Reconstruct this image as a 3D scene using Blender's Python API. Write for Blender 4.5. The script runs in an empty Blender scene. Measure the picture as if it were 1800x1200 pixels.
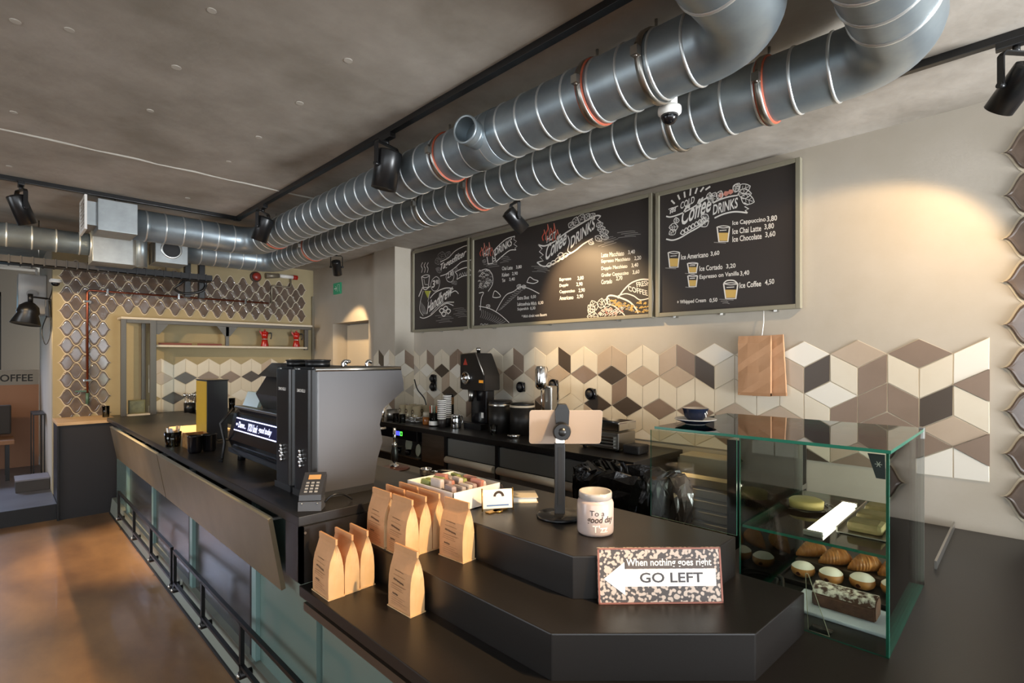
import bpy, bmesh, math, random
from mathutils import Vector, Matrix
random.seed(7)
PI = math.pi
scn = bpy.context.scene
COL = scn.collection
# ---------------------------------------------------------------- camera
F, U0, V0, H, S = 912.0, 900.0, 630.0, 1.6, 0.70710678
cam = bpy.data.objects.new('camera', bpy.data.cameras.new('camera'))
COL.objects.link(cam)
cam.data.sensor_width = 36.0
cam.data.lens = 36.0 * F / 1800.0
cam.data.shift_y = 30.0 / 1800.0
cam.data.clip_start = 0.05
cam.location = (0, 0, H)
cam.rotation_euler = (PI / 2, 0, -PI / 4)
scn.camera = cam
# ---------------------------------------------------------------- world and light
scn.view_settings.view_transform = 'Standard'
scn.view_settings.look = 'None'
scn.view_settings.gamma = 1.0
scn.view_settings.exposure = 0.2
scn.view_settings.use_curve_mapping = False
wd = bpy.data.worlds.new('daylight'); scn.world = wd; wd.use_nodes = True
bg = wd.node_tree.nodes['Background']
bg.inputs[0].default_value = (0.86, 0.93, 1.0, 1); bg.inputs[1].default_value = 3.6
def area(name, loc, aim, sx, sy, power, color):
    l = bpy.data.lights.new(name, 'AREA'); l.shape = 'RECTANGLE'; l.size = sx; l.size_y = sy
    l.energy = power; l.color = color
    o = bpy.data.objects.new(name, l); COL.objects.link(o); o.location = loc
    o.rotation_euler = (Vector(aim) - Vector(loc)).to_track_quat('-Z', 'Y').to_euler()
    return o
w_ = area('ceiling_fill', (2.7, -3.3, 0.9), (2.75, 3.0, 2.9), 1.2, 1.0, 52, (0.92, 0.96, 1.0)); w_.data.spread = math.radians(65)  # added fill, aimed up and narrowed to brighten the ceiling
w_ = area('side_window_daylight', (-3.85, 4.2, 1.9), (0.2, 4.6, 0.0), 3.0, 1.4, 30, (0.95, 0.97, 1.0)); w_.data.spread = math.radians(100)
w_ = area('far_window_daylight', (-0.9, 10.2, 2.1), (-.1, 7.9, .15), 0.8, 0.8, 14, (0.62, 0.72, 1.0)); w_.data.spread = math.radians(70)
# ---------------------------------------------------------------- geometry of the view on known planes
def ray(u, v):
    a = (u - U0) / F
    return S * (1 + a), S * (1 - a), (V0 - v) / F
def onx(u, v, X):
    r = ray(u, v); t = X / r[0]; return Vector((X, t * r[1], H + t * r[2]))
def ony(u, v, Y):
    r = ray(u, v); t = Y / r[1]; return Vector((t * r[0], Y, H + t * r[2]))
def onz(u, v, z):
    r = ray(u, v); t = (z - H) / r[2]; return Vector((t * r[0], t * r[1], z))
# ---------------------------------------------------------------- materials
def lin(c):
    c = c / 255.0
    return c / 12.92 if c <= 0.04045 else ((c + 0.055) / 1.055) ** 2.4
def rgb(h):
    return (lin(int(h[0:2], 16)), lin(int(h[2:4], 16)), lin(int(h[4:6], 16)), 1)
MATS = {}
def mat(name, col, rough=0.5, metal=0.0, col2=None, nscale=8.0, bump=0.0, bscale=40.0, stretch=None, spec=0.5, emit=0.0, coat=0.0):
    if name in MATS: return MATS[name]
    m = bpy.data.materials.new(name); m.use_nodes = True
    nt = m.node_tree; b = nt.nodes['Principled BSDF']
    b.inputs['Base Color'].default_value = rgb(col)
    b.inputs['Roughness'].default_value = rough; b.inputs['Metallic'].default_value = metal
    b.inputs['Specular IOR Level'].default_value = spec
    b.inputs['Coat Weight'].default_value = coat
    tc = None
    if col2 or bump:
        tc = nt.nodes.new('ShaderNodeTexCoord'); mp = nt.nodes.new('ShaderNodeMapping')
        nt.links.new(tc.outputs['Object'], mp.inputs[0])
        if stretch: mp.inputs['Scale'].default_value = stretch
    if col2:
        n = nt.nodes.new('ShaderNodeTexNoise'); n.inputs['Scale'].default_value = nscale
        n.inputs['Detail'].default_value = 6; n.inputs['Roughness'].default_value = 0.6
        r = nt.nodes.new('ShaderNodeValToRGB'); r.color_ramp.elements[0].position = 0.35; r.color_ramp.elements[1].position = 0.68
        r.color_ramp.elements[0].color = rgb(col); r.color_ramp.elements[1].color = rgb(col2)
        nt.links.new(mp.outputs[0], n.inputs[0]); nt.links.new(n.outputs['Fac'], r.inputs[0]); nt.links.new(r.outputs[0], b.inputs['Base Color'])
    if bump:
        n2 = nt.nodes.new('ShaderNodeTexNoise'); n2.inputs['Scale'].default_value = bscale; n2.inputs['Detail'].default_value = 4
        bp = nt.nodes.new('ShaderNodeBump'); bp.inputs['Strength'].default_value = bump; bp.inputs['Distance'].default_value = 0.01
        nt.links.new(mp.outputs[0], n2.inputs[0]); nt.links.new(n2.outputs['Fac'], bp.inputs['Height']); nt.links.new(bp.outputs[0], b.inputs['Normal'])
    if emit:
        b.inputs['Emission Color'].default_value = rgb(col); b.inputs['Emission Strength'].default_value = emit
    MATS[name] = m
    return m
def glass_mat(name, tint, ior=1.5):
    if name in MATS: return MATS[name]
    m = bpy.data.materials.new(name); m.use_nodes = True; nt = m.node_tree; nt.nodes.clear()
    o = nt.nodes.new('ShaderNodeOutputMaterial'); mx = nt.nodes.new('ShaderNodeMixShader'); fr = nt.nodes.new('ShaderNodeFresnel')
    t = nt.nodes.new('ShaderNodeBsdfTransparent'); g = nt.nodes.new('ShaderNodeBsdfGlossy')
    fr.inputs[0].default_value = ior; t.inputs[0].default_value = rgb(tint); g.inputs['Roughness'].default_value = 0.02
    nt.links.new(fr.outputs[0], mx.inputs[0]); nt.links.new(t.outputs[0], mx.inputs[1]); nt.links.new(g.outputs[0], mx.inputs[2]); nt.links.new(mx.outputs[0], o.inputs[0])
    MATS[name] = m
    return m
# ---------------------------------------------------------------- mesh builder
def basis(d):
    d = Vector(d).normalized()
    a = Vector((0, 0, 1)) if abs(d.z) < 0.95 else Vector((1, 0, 0))
    x = d.cross(a).normalized(); y = d.cross(x).normalized()
    return x, y
class MB:
    def __init__(self): self.bm = bmesh.new(); self.mi = 0
    def face(self, pts):
        vs = [self.bm.verts.new(p) for p in pts]
        try:
            f = self.bm.faces.new(vs); f.material_index = self.mi; return f
        except ValueError: return None
    def box(self, x0, x1, y0, y1, z0, z1, bev=0.0, rot=None, about=None):
        r = bmesh.ops.create_cube(self.bm, size=1.0)
        for v in r['verts']:
            v.co = Vector((x0 + (v.co.x + .5) * (x1 - x0), y0 + (v.co.y + .5) * (y1 - y0), z0 + (v.co.z + .5) * (z1 - z0)))
        fs = set(f for v in r['verts'] for f in v.link_faces)
        for f in fs: f.material_index = self.mi
        if bev:
            es = list(set(e for v in r['verts'] for e in v.link_edges))
            bb = bmesh.ops.bevel(self.bm, geom=es, offset=bev, segments=2, affect='EDGES', profile=0.6)
            vs = set(bb['verts']) | set(v for v in r['verts'] if v.is_valid)
            for f in bb['faces']: f.material_index = self.mi
        else: vs = r['verts']
        if rot is not None:
            vs = [v for v in vs if v.is_valid]
            all_v = set(vs)
            for v in vs:
                for f in v.link_faces: all_v.update(f.verts)
            c = Vector(about) if about is not None else Vector(((x0 + x1) / 2, (y0 + y1) / 2, (z0 + z1) / 2))
            for v in all_v: v.co = rot @ (v.co - c) + c
        return self
    def prism(self, poly, z0, z1, bev=0.0):
        bot = [self.bm.verts.new((p[0], p[1], z0)) for p in poly]; top = [self.bm.verts.new((p[0], p[1], z1)) for p in poly]
        n = len(poly); fs = []
        fs.append(self.bm.faces.new(top)); fs.append(self.bm.faces.new(bot[::-1]))
        for i in range(n): fs.append(self.bm.faces.new((bot[i], bot[(i + 1) % n], top[(i + 1) % n], top[i])))
        for f in fs: f.material_index = self.mi
        bmesh.ops.recalc_face_normals(self.bm, faces=fs)
        if bev:
            es = list(fs[0].edges) + [e for v in top for e in v.link_edges if e not in fs[0].edges]
            bb = bmesh.ops.bevel(self.bm, geom=list(set(es)), offset=bev, segments=2, affect='EDGES', profile=0.6)
            for f in bb['faces']: f.material_index = self.mi
        return self
    def extrude(self, pts, off):
        """closed planar outline PTS (3D) swept by the vector OFF"""
        off = Vector(off); a = [self.bm.verts.new(p) for p in pts]; b = [self.bm.verts.new(Vector(p) + off) for p in pts]
        n = len(pts); fs = [self.bm.faces.new(a), self.bm.faces.new(b[::-1])]
        for i in range(n): fs.append(self.bm.faces.new((a[i], b[i], b[(i + 1) % n], a[(i + 1) % n])))
        for f in fs: f.material_index = self.mi
        bmesh.ops.recalc_face_normals(self.bm, faces=fs)
        return self
    def cyl(self, p0, p1, r0, r1=None, seg=24, caps=True):
        r1 = r0 if r1 is None else r1
        p0, p1 = Vector(p0), Vector(p1); x, y = basis(p1 - p0)
        A, B = [], []
        for i in range(seg):
            c, s = math.cos(2 * PI * i / seg), math.sin(2 * PI * i / seg); d = x * c + y * s
            A.append(self.bm.verts.new(p0 + d * r0)); B.append(self.bm.verts.new(p1 + d * r1))
        fs = []
        for i in range(seg):
            j = (i + 1) % seg; f = self.bm.faces.new((A[i], B[i], B[j], A[j])); f.smooth = True; fs.append(f)
        if caps:
            fs.append(self.bm.faces.new(A)); fs.append(self.bm.faces.new(B[::-1]))
        for f in fs: f.material_index = self.mi
        if caps: bmesh.ops.recalc_face_normals(self.bm, faces=fs)
        return self
    def tube(self, pts, r, seg=10, caps=True, closed=False):
        pts = [Vector(p) for p in pts]; n = len(pts); rings = []
        rr = r if isinstance(r, (list, tuple)) else [r] * n
        x = None
        for i, p in enumerate(pts):
            if closed: d = (pts[(i + 1) % n] - pts[i - 1])
            else: d = (pts[min(i + 1, n - 1)] - pts[max(i - 1, 0)])
            d = d.normalized()
            if x is None: x, y = basis(d)
            else:
                x = (x - d * x.dot(d)).normalized(); y = d.cross(x).normalized()
            rings.append([self.bm.verts.new(p + (x * math.cos(2 * PI * k / seg) + y * math.sin(2 * PI * k / seg)) * rr[i]) for k in range(seg)])
        fs = []
        for i in range(n if closed else n - 1):
            a, b = rings[i], rings[(i + 1) % n]
            for k in range(seg):
                f = self.bm.faces.new((a[k], b[k], b[(k + 1) % seg], a[(k + 1) % seg])); f.smooth = True; fs.append(f)
        if caps and not closed:
            fs.append(self.bm.faces.new(rings[0])); fs.append(self.bm.faces.new(rings[-1][::-1]))
        for f in fs: f.material_index = self.mi
        bmesh.ops.recalc_face_normals(self.bm, faces=fs)
        return self
    def lathe(self, prof, c=(0, 0, 0), seg=28, axis=(0, 0, 1), cap0=True, cap1=True, squash=1.0):
        """profile of (radius, height) turned about AXIS through C"""
        c = Vector(c); ax = Vector(axis).normalized()
        if abs(ax.z) > 0.99: x, y = Vector((1, 0, 0)), Vector((0, 1, 0)) * (1 if ax.z > 0 else -1)
        else: x, y = basis(ax)
        rings = []; fs = []
        for r, h in prof:
            if r < 1e-6: rings.append([self.bm.verts.new(c + ax * h)])
            else: rings.append([self.bm.verts.new(c + ax * h + (x * math.cos(2 * PI * k / seg) + y * squash * math.sin(2 * PI * k / seg)) * r) for k in range(seg)])
        for a, b in zip(rings, rings[1:]):
            for k in range(seg):
                j = (k + 1) % seg
                if len(a) == 1 and len(b) == 1: break
                q = [a[0], b[k], b[j]] if len(a) == 1 else ([a[k], b[0], a[j]] if len(b) == 1 else [a[k], b[k], b[j], a[j]])
                f = self.bm.faces.new(q); f.smooth = True; fs.append(f)
        if cap0 and len(rings[0]) > 1: fs.append(self.bm.faces.new(rings[0][::-1]))
        if cap1 and len(rings[-1]) > 1: fs.append(self.bm.faces.new(rings[-1]))
        for f in fs: f.material_index = self.mi
        bmesh.ops.recalc_face_normals(self.bm, faces=fs)
        return self
    def ball(self, c, rx, ry=None, rz=None, u=16, v=10):
        ry = ry or rx; rz = rz or rx
        r = bmesh.ops.create_uvsphere(self.bm, u_segments=u, v_segments=v, radius=1.0)
        for w in r['verts']: w.co = Vector((c[0] + w.co.x * rx, c[1] + w.co.y * ry, c[2] + w.co.z * rz))
        for f in set(f for w in r['verts'] for f in w.link_faces): f.smooth = True; f.material_index = self.mi
        return self
    def stroke(self, pts, w, nrm, closed=False):
        """flat ribbon of width W along PTS on a surface with normal NRM"""
        pts = [Vector(p) for p in pts]; nrm = Vector(nrm); n = len(pts); L, R = [], []
        for i, p in enumerate(pts):
            if closed: d = pts[(i + 1) % n] - pts[i - 1]
            else: d = pts[min(i + 1, n - 1)] - pts[max(i - 1, 0)]
            if d.length < 1e-9: d = Vector((0, 0, 1))
            s = d.normalized().cross(nrm).normalized() * w / 2
            L.append(self.bm.verts.new(p + s)); R.append(self.bm.verts.new(p - s))
        for i in range(n if closed else n - 1):
            j = (i + 1) % n
            f = self.bm.faces.new((L[i], L[j], R[j], R[i])); f.material_index = self.mi
        return self
    def mesh(self, m, dx=0, dy=0, dz=0, M=None):
        """append an existing mesh transformed by M"""
        vs = [self.bm.verts.new(M @ v.co if M else v.co) for v in m.vertices]
        for p in m.polygons:
            try:
                f = self.bm.faces.new([vs[i] for i in p.vertices]); f.material_index = self.mi
            except ValueError: pass
        return self
    def build(self, name, mats, parent=None, origin=None, smooth=None):
        me = bpy.data.meshes.new(name)
        if parent is not None:
            off = Vector(parent['_o'])
        else:
            vs = [v.co for v in self.bm.verts]
            if origin is None:
                lo = [min(v[i] for v in vs) for i in range(3)]; hi = [max(v[i] for v in vs) for i in range(3)]
                off = Vector(((lo[0] + hi[0]) / 2, (lo[1] + hi[1]) / 2, lo[2]))
            else: off = Vector(origin)
        for v in self.bm.verts: v.co -= off
        self.bm.to_mesh(me); self.bm.free()
        if not isinstance(mats, (list, tuple)): mats = [mats]
        for m in mats: me.materials.append(m)
        if smooth:
            for p in me.polygons: p.use_smooth = True
        o = bpy.data.objects.new(name, me); COL.objects.link(o)
        o['_o'] = tuple(off)
        if parent is not None: o.parent = parent
        else: o.location = off
        ALL.append(o)
        return o
ALL = []
def thing(name, label, cat, loc=(0, 0, 0), group=None):
    o = bpy.data.objects.new(name, None); COL.objects.link(o); o.location = loc; o.empty_display_size = 0.1
    o['_o'] = tuple(loc); ALL.append(o)
    return tag(o, label, cat, group)
def tag(o, label, cat, group=None, kind=None):
    o['label'] = label; o['category'] = cat
    if group: o['group'] = group
    if kind: o['kind'] = kind
    return o
def struct(o):
    o['kind'] = 'structure'; return o
def dup(root, loc, label, rotz=0.0, group=None):
    r = root.copy(); COL.objects.link(r); r.location = loc; r.rotation_euler = (0, 0, rotz); r['label'] = label
    if group: r['group'] = group
    ALL.append(r)
    for ch in list(root.children):
        c = ch.copy(); COL.objects.link(c); c.parent = r; ALL.append(c)
        for g in list(ch.children):
            d = g.copy(); COL.objects.link(d); d.parent = c; ALL.append(d)
    return r
# ---------------------------------------------------------------- lettering
def text_mesh(s, bold=False, shear=0.0):
    c = bpy.data.curves.new('t', 'FONT'); c.body = s; c.size = 1.0; c.shear = shear; c.resolution_u = 3
    if bold: c.offset = 0.018
    o = bpy.data.objects.new('t', c); COL.objects.link(o)
    m = bpy.data.meshes.new_from_object(o.evaluated_get(bpy.context.evaluated_depsgraph_get()))
    bpy.data.objects.remove(o); bpy.data.curves.remove(c)
    xs = [v.co.x for v in m.vertices]; ys = [v.co.y for v in m.vertices]
    x0, x1, y0, y1 = min(xs), max(xs), min(ys), max(ys)
    for v in m.vertices:
        v.co.x = (v.co.x - x0) / (x1 - x0); v.co.y = (v.co.y - y0) / (y1 - y0)
    return m
def put_text(mb, s, p, ex, ey, bold=False, shear=0.0):
    """lettering filling the parallelogram at corner P with edge vectors EX, EY"""
    m = text_mesh(s, bold, shear); p, ex, ey = Vector(p), Vector(ex), Vector(ey)
    M = Matrix(((ex.x, ey.x, 0, p.x), (ex.y, ey.y, 0, p.y), (ex.z, ey.z, 0, p.z), (0, 0, 0, 1)))
    mb.mesh(m, M=M); bpy.data.meshes.remove(m)
def arc(c, r, a0, a1, n, ux, uy):
    c, ux, uy = Vector(c), Vector(ux), Vector(uy)
    return [c + ux * r * math.cos(a0 + (a1 - a0) * i / n) + uy * r * math.sin(a0 + (a1 - a0) * i / n) for i in range(n + 1)]
def smooth_path(pts, n=6):
    pts = [Vector(p) for p in pts]; out = []
    for i in range(len(pts) - 1):
        p0 = pts[max(i - 1, 0)]; p1 = pts[i]; p2 = pts[i + 1]; p3 = pts[min(i + 2, len(pts) - 1)]
        for k in range(n):
            t = k / n
            out.append(0.5 * ((2 * p1) + (p2 - p0) * t + (2 * p0 - 5 * p1 + 4 * p2 - p3) * t * t + (3 * p1 - p0 - 3 * p2 + p3) * t ** 3))
    out.append(pts[-1]); return out
# ================================================================ materials
M_ceil = mat('ceiling_concrete', 'b0a89d', 0.85, col2='8d8579', nscale=1.7, bump=0.5, bscale=9)
M_plaster_spot = mat('plaster_spot', 'b9b3a8', 0.8)
M_wall = mat('wall_paint', 'b9b0a2', 0.8, col2='b1a797', nscale=2.0, bump=0.05, bscale=60)
M_wallb = mat('wall_paint_ochre', 'ab9c78', 0.75, col2='a29370', nscale=2.0, bump=0.05)
M_wall_far = mat('wall_paint_grey', '6f675c', 0.8)
M_floor = mat('polished_concrete', '9a754f', 0.32, col2='6c4f37', nscale=2.2, bump=0.06, bscale=7, stretch=(1.0, 0.5, 1), coat=0.15)
M_floor2 = mat('floor_window_tint', '6d6f78', 0.35, col2='56575f', nscale=2.5)  # bluish cast of the window daylight is put into this colour
M_black = mat('black_laminate', '1c1917', 0.36, bump=0.02, bscale=160, spec=0.5)
M_blackgloss = mat('black_gloss', '121114', 0.16, spec=0.6)
M_blackmatt = mat('black_matt', '1b1a1b', 0.55)
M_blackplastic = mat('black_plastic', '171718', 0.32)
M_darkmetal = mat('dark_steel', '2a2929', 0.42, metal=0.55)
M_rail = mat('black_rail_steel', '151415', 0.4, metal=0.3)
M_chrome = mat('chrome', 'e6e6e6', 0.1, metal=1.0)
M_steel = mat('brushed_steel', 'b4b1aa', 0.32, metal=1.0, bump=0.03, bscale=60, stretch=(1, 1, 12))
M_galv = mat('galvanised_steel', '9fa9ad', 0.40, metal=0.72, col2='88939a', nscale=5, bump=0.03, bscale=25)
M_galvrib = mat('galvanised_seam', 'dfe3e3', 0.35, metal=0.8)
M_rubber = mat('orange_rubber', 'b0553a', 0.6)
M_boxgrey = mat('grey_sheet_box', 'a5aaab', 0.45, metal=0.7, col2='979c9d', nscale=10)
M_wood = mat('pale_wood', 'd3b48c', 0.5, col2='c09c70', nscale=5, stretch=(1, 12, 12))
M_white = mat('white_plastic', 'ece9e2', 0.4)
M_paper = mat('white_paper', 'f2efe8', 0.7)
M_cream = mat('cream_paint', 'cdbfa8', 0.5)
M_kraft = mat('kraft_paper', 'd09a6c', 0.75, col2='bd8d5f', nscale=9, bump=0.12, bscale=18)
M_kraftlit = mat('kraft_paper_lit', 'd9b486', 0.75, col2='cfa878', nscale=9, bump=0.15, bscale=14)  # paler sides: the light falling on them is put into the colour
M_ink = mat('dark_ink', '3a2c24', 0.7)
M_inkfaint = mat('brown_ink', '8a6244', 0.8)
M_red = mat('red_enamel', 'a3190f', 0.25, spec=0.6)
M_teal = mat('teal_lacquer', '637770', 0.16, spec=0.5, coat=0.3)
M_tealpost = mat('teal_post', '738f8b', 0.3)
M_kick = mat('grey_green_kick', '7d8278', 0.5)
M_panel = mat('bronze_panel', '7d6c54', 0.45, metal=0.3, col2='6a5b45', nscale=2.5, bump=0.05, bscale=15)
M_darkpanel = mat('dark_front_panel', '4a4a49', 0.25, metal=0.3, col2='3c3c3c', nscale=2)
M_board = mat('chalkboard', '2e2723', 0.58)
M_frame = mat('olive_frame', '8d8774', 0.5, metal=0.2)
M_chalk = mat('chalk_white', 'ddd8d0', 0.8)
M_chalkdim = mat('chalk_grey', '8c8782', 0.8)
M_chalkred = mat('chalk_red', 'c2513a', 0.8)
M_chalkyel = mat('chalk_yellow', 'c9a65c', 0.8)
M_chalkpink = mat('chalk_pink', 'd08a78', 0.8)
M_ogee = mat('ogee_glaze', '6a5a4e', 0.13, col2='57493f', nscale=7, spec=0.7, coat=0.3)
M_grout = mat('grout', 'cbbfa8', 0.7)
M_t0 = mat('tile_cream', 'd9cfbb', 0.3, col2='d2c6b0', nscale=3)
M_t1 = mat('tile_white', 'e2dccf', 0.3)
M_t2 = mat('tile_sand', 'b7a48f', 0.32, col2='ae9b86', nscale=3)
M_t3 = mat('tile_taupe', '8a7666', 0.34, col2='806d5d', nscale=3)
M_t4 = mat('tile_dark', '4b4036', 0.35)
M_glass = glass_mat('clear_glass', 'eef4f0', 1.45)
M_glassedge = mat('green_glass_edge', '2b7560', 0.15, emit=0.0)
M_pane = glass_mat('case_glass', 'f0f4ee', 1.5)
M_acryl = glass_mat('acrylic', 'f6f6f4', 1.4)
M_tableware = glass_mat('drinking_glass', 'e9ece6', 1.5)
M_copper = mat('copper_pipe', '8a4a35', 0.3, metal=0.8)
# ================================================================ the room
def room():
    m = MB(); m.box(-4, 3.5, -3.5, 7.4, -0.12, 0); struct(m.build('floor', M_floor))
    m = MB(); m.box(-4, 0.449, 6.88, 11, 0.0, 0.15); m.box(0.449, 1.0, 9.6, 11, 0, 0.15); struct(m.build('floor_raised', M_floor2))
    m = MB(); m.box(-4, 0.449, 6.862, 6.88, 0.0, 0.152); struct(m.build('trim_2', M_blackmatt))
    m = MB(); m.box(-4.1, 3.65, -3.5, 11.1, 2.88, 3.0)
    m.mi = 1
    for u, v in ((27, 37), (122, 52), (310, 118), (24, 197), (527, 181), (455, 241), (402, 284), (612, 106), (16, 292), (330, 348), (264, 194), (372, 18)):
        p = onz(u, v, 2.88)
        m.cyl((p.x, p.y, 2.8805), (p.x, p.y, 2.877), 0.016 + 0.006 * random.random(), seg=9)
    struct(m.build('ceiling', [M_ceil, M_plaster_spot]))
    # poured joint across the ceiling: a low ridge
    m = MB(); pts = []
    n = 60
    for i in range(n + 1):
        x = -4 + (2.35 + 4) * i / n; pts.append(Vector((x, 4.055 + 0.008 * math.sin(i * 1.7) + 0.004 * math.sin(i * 4.1), 2.8795)))
    m.tube(pts, [0.006 + 0.004 * abs(math.sin(i * .9)) for i in range(n + 1)], seg=6)
    struct(m.build('trim_1', M_plaster_spot))
    m = MB(); m.box(3.5, 3.65, -3.5, 5.13, 0, 2.88); struct(m.build('wall_right', M_wall))
    m = MB(); m.box(3.24, 3.65, 5.13, 5.59, 0, 2.88); struct(m.build('wall_column', M_wall))
    m = MB(); m.box(3.3, 3.65, 5.59, 5.82, 0, 2.88); m.box(3.3, 3.65, 6.78, 7.4, 0, 2.88); m.box(3.3, 3.65, 5.82, 6.78, 2.08, 2.88)
    m.box(3.55, 3.65, 5.82, 6.78, 0, 2.08); struct(m.build('wall_doorway', M_wall))
    m = MB(); m.box(3.5, 3.549, 5.84, 6.76, 0.0, 2.06, bev=0.004); d = struct(m.build('door_1', mat('door_paint', 'd8cab2', 0.5)))
    m = MB(); m.cyl((3.5, 5.92, 1.05), (3.45, 5.92, 1.05), 0.01, seg=10); m.cyl((3.452, 5.92, 1.05), (3.452, 6.03, 1.05), 0.009, seg=10); m.build('door_handle', M_steel, d)
    m = MB(); m.box(0.45, 3.65, 7.4, 7.55, 0, 2.88); struct(m.build('wall_back', M_wallb))
    m = MB(); m.box(0.45, 0.60, 7.552, 9.6, 0, 2.88); struct(m.build('wall_return', M_wall))
    m = MB(); m.box(-4, -0.95, 10.4, 10.55, 0.15, 2.88); m.box(0.08, 1.0, 10.4, 10.55, 0.15, 2.88); m.box(-0.95, 0.08, 10.4, 10.55, 0.15, 1.35); m.box(-0.95, 0.08, 10.4, 10.55, 2.55, 2.88)
    struct(m.build('wall_far', M_wall_far))
    m = MB()
    for a in ((-0.95, -0.9, 1.35, 2.55), (0.03, 0.08, 1.35, 2.55), (-0.95, 0.08, 1.35, 1.4), (-0.95, 0.08, 2.5, 2.55)): m.box(a[0], a[1], 10.42, 10.5, a[2], a[3])
    w = struct(m.build('window_1', M_darkmetal))
    m = MB(); m.box(-0.9, 0.03, 10.45, 10.46, 1.4, 2.5); m.build('pane', glass_mat('window_glass', '9fc0cc', 1.5), w)
    # shop front and side wall behind the viewer, with wide windows
    m = MB(); m.box(-4, 3.5, -3.65, -3.5, 0, 0.45); m.box(-4, 3.65, -3.65, -3.5, 2.65, 2.88)
    for x in (-4, -1.6, 0.9, 3.38): m.box(x, x + 0.12, -3.65, -3.5, 0.45, 2.65)
    struct(m.build('wall_front', M_wall))
    m = MB(); m.box(-4.15, -4, -3.5, 11, 0, 0.45); m.box(-4.15, -4, -3.5, 11, 2.65, 2.88)
    for y0, y1 in ((-3.5, -3.3), (-1.6, -1.5), (0.2, 3.4), (5.2, 11)): m.box(-4.15, -4, y0, y1, 0.45, 2.65)
    struct(m.build('wall_left', M_wall))
room()
# ---------------------------------------------------------------- tile murals
EDGE = 0.155; CW = EDGE * math.sqrt(3) / 2
def lozenge(steps, tops, z_hi, z_lo, y_start, place, name, label, extra_top=None):
    """Lozenge tiling between z_lo and z_hi: each row of upright rhombi climbs or drops half an edge per column; flat rhombi fill the gaps."""
    m = MB(); mats = [M_grout, M_t0, M_t1, M_t2, M_t3, M_t4]
    def clip(poly):
        for lim, sgn in ((z_hi, 1), (z_lo, -1)):
            out = []
            for i in range(len(poly)):
                a, b = poly[i], poly[(i + 1) % len(poly)]
                ia, ib = sgn * (lim - a[1]) >= -1e-9, sgn * (lim - b[1]) >= -1e-9
                if ia: out.append(a)
                if ia != ib:
                    t = (lim - a[1]) / (b[1] - a[1]); out.append((a[0] + t * (b[0] - a[0]), lim))
            poly = out
            if len(poly) < 3: return []
        return poly
    def tile(poly, k):
        poly = clip(poly)
        if len(poly) < 3: return
        cx = sum(p[0] for p in poly) / len(poly); cz = sum(p[1] for p in poly) / len(poly)
        m.mi = 0
        m.face([place(p[0], p[1], 0.002) for p in poly])
        g = []
        for p in poly:
            d = math.hypot(p[0] - cx, p[1] - cz); f = 1 - 0.0034 / max(d, 0.01); g.append((cx + (p[0] - cx) * f, cz + (p[1] - cz) * f))
        m.mi = k
        a = [m.bm.verts.new(place(p[0], p[1], 0.002)) for p in g]
        g2 = [(cx + (p[0] - cx) * 0.985, cz + (p[1] - cz) * 0.985) for p in g]
        b = [m.bm.verts.new(place(p[0], p[1], 0.0055)) for p in g2]
        f = m.bm.faces.new(b); f.material_index = k
        for i in range(len(g)):
            f = m.bm.faces.new((a[i], a[(i + 1) % len(g)], b[(i + 1) % len(g)], b[i])); f.material_index = k
    rng = random.Random(11)
    def pick():
        r = rng.random(); return 1 if r < 0.42 else 2 if r < 0.62 else 3 if r < 0.78 else 4 if r < 0.92 else 5
    n = max(len(s) for s in steps)
    rows = []
    for s, top in zip(steps, tops):
        z = top; h = [z]
        for ch, colr in s:
            z += (0.5 if ch == '/' else -0.5) * EDGE; h.append(z)
        rows.append(h)
        for i, (ch, colr) in enumerate(s):
            k = pick() if colr == '?' else 'wctbd'.index(colr) + 1
            k = {1: 2, 2: 1, 3: 3, 4: 4, 5: 5}[k] if colr != '?' else k
            y0, y1 = y_start + i * CW, y_start + (i + 1) * CW
            tile([(y0, h[i]), (y1, h[i + 1]), (y1, h[i + 1] - EDGE), (y0, h[i] - EDGE)], k)
    # flat rhombi: fill the space below row r down to row r+1
    for r in range(len(rows)):
        up = rows[r]; lo = rows[r + 1] if r + 1 < len(rows) else None
        for i in range(1, len(up) - 1):
            if not (up[i - 1] > up[i] - 1e9): continue
            z = up[i] - EDGE
            floor_z = lo[i] if lo else z_lo - EDGE
            k = 0
            while z - floor_z > 0.5 * EDGE and k < 3:
                # a flat rhombus hangs here when its left and right tips are level with the free space
                l_ok = up[i - 1] - EDGE >= z - 0.5 * EDGE - 1e-3 and (lo is None or lo[i - 1] <= z - 0.5 * EDGE + 1e-3)
                r_ok = up[i + 1] - EDGE >= z - 0.5 * EDGE - 1e-3 and (lo is None or lo[i + 1] <= z - 0.5 * EDGE + 1e-3)
                if l_ok and r_ok:
                    c = FLAT.get((name, r, i))
                    tile([(y_start + (i - 1) * CW, z - EDGE / 2), (y_start + i * CW, z), (y_start + (i + 1) * CW, z - EDGE / 2), (y_start + i * CW, z - EDGE)], c if c else pick())
                z -= EDGE; k += 1
    for (i, z, k) in (extra_top or []):
        tile([(y_start + (i - 1) * CW, z - EDGE / 2), (y_start + i * CW, z), (y_start + (i + 1) * CW, z - EDGE / 2), (y_start + i * CW, z - EDGE)], k)
    bmesh.ops.remove_doubles(m.bm, verts=m.bm.verts, dist=1e-6)
    bmesh.ops.recalc_face_normals(m.bm, faces=m.bm.faces)
    return m.build(name, mats)
FLAT = {}
EDGE = 0.1605; CW = EDGE * math.sqrt(3) / 2
Z1, Z2, Z3 = 1.707, 1.386, 1.2255
def steps(s, c): return list(zip(s, c))
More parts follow.
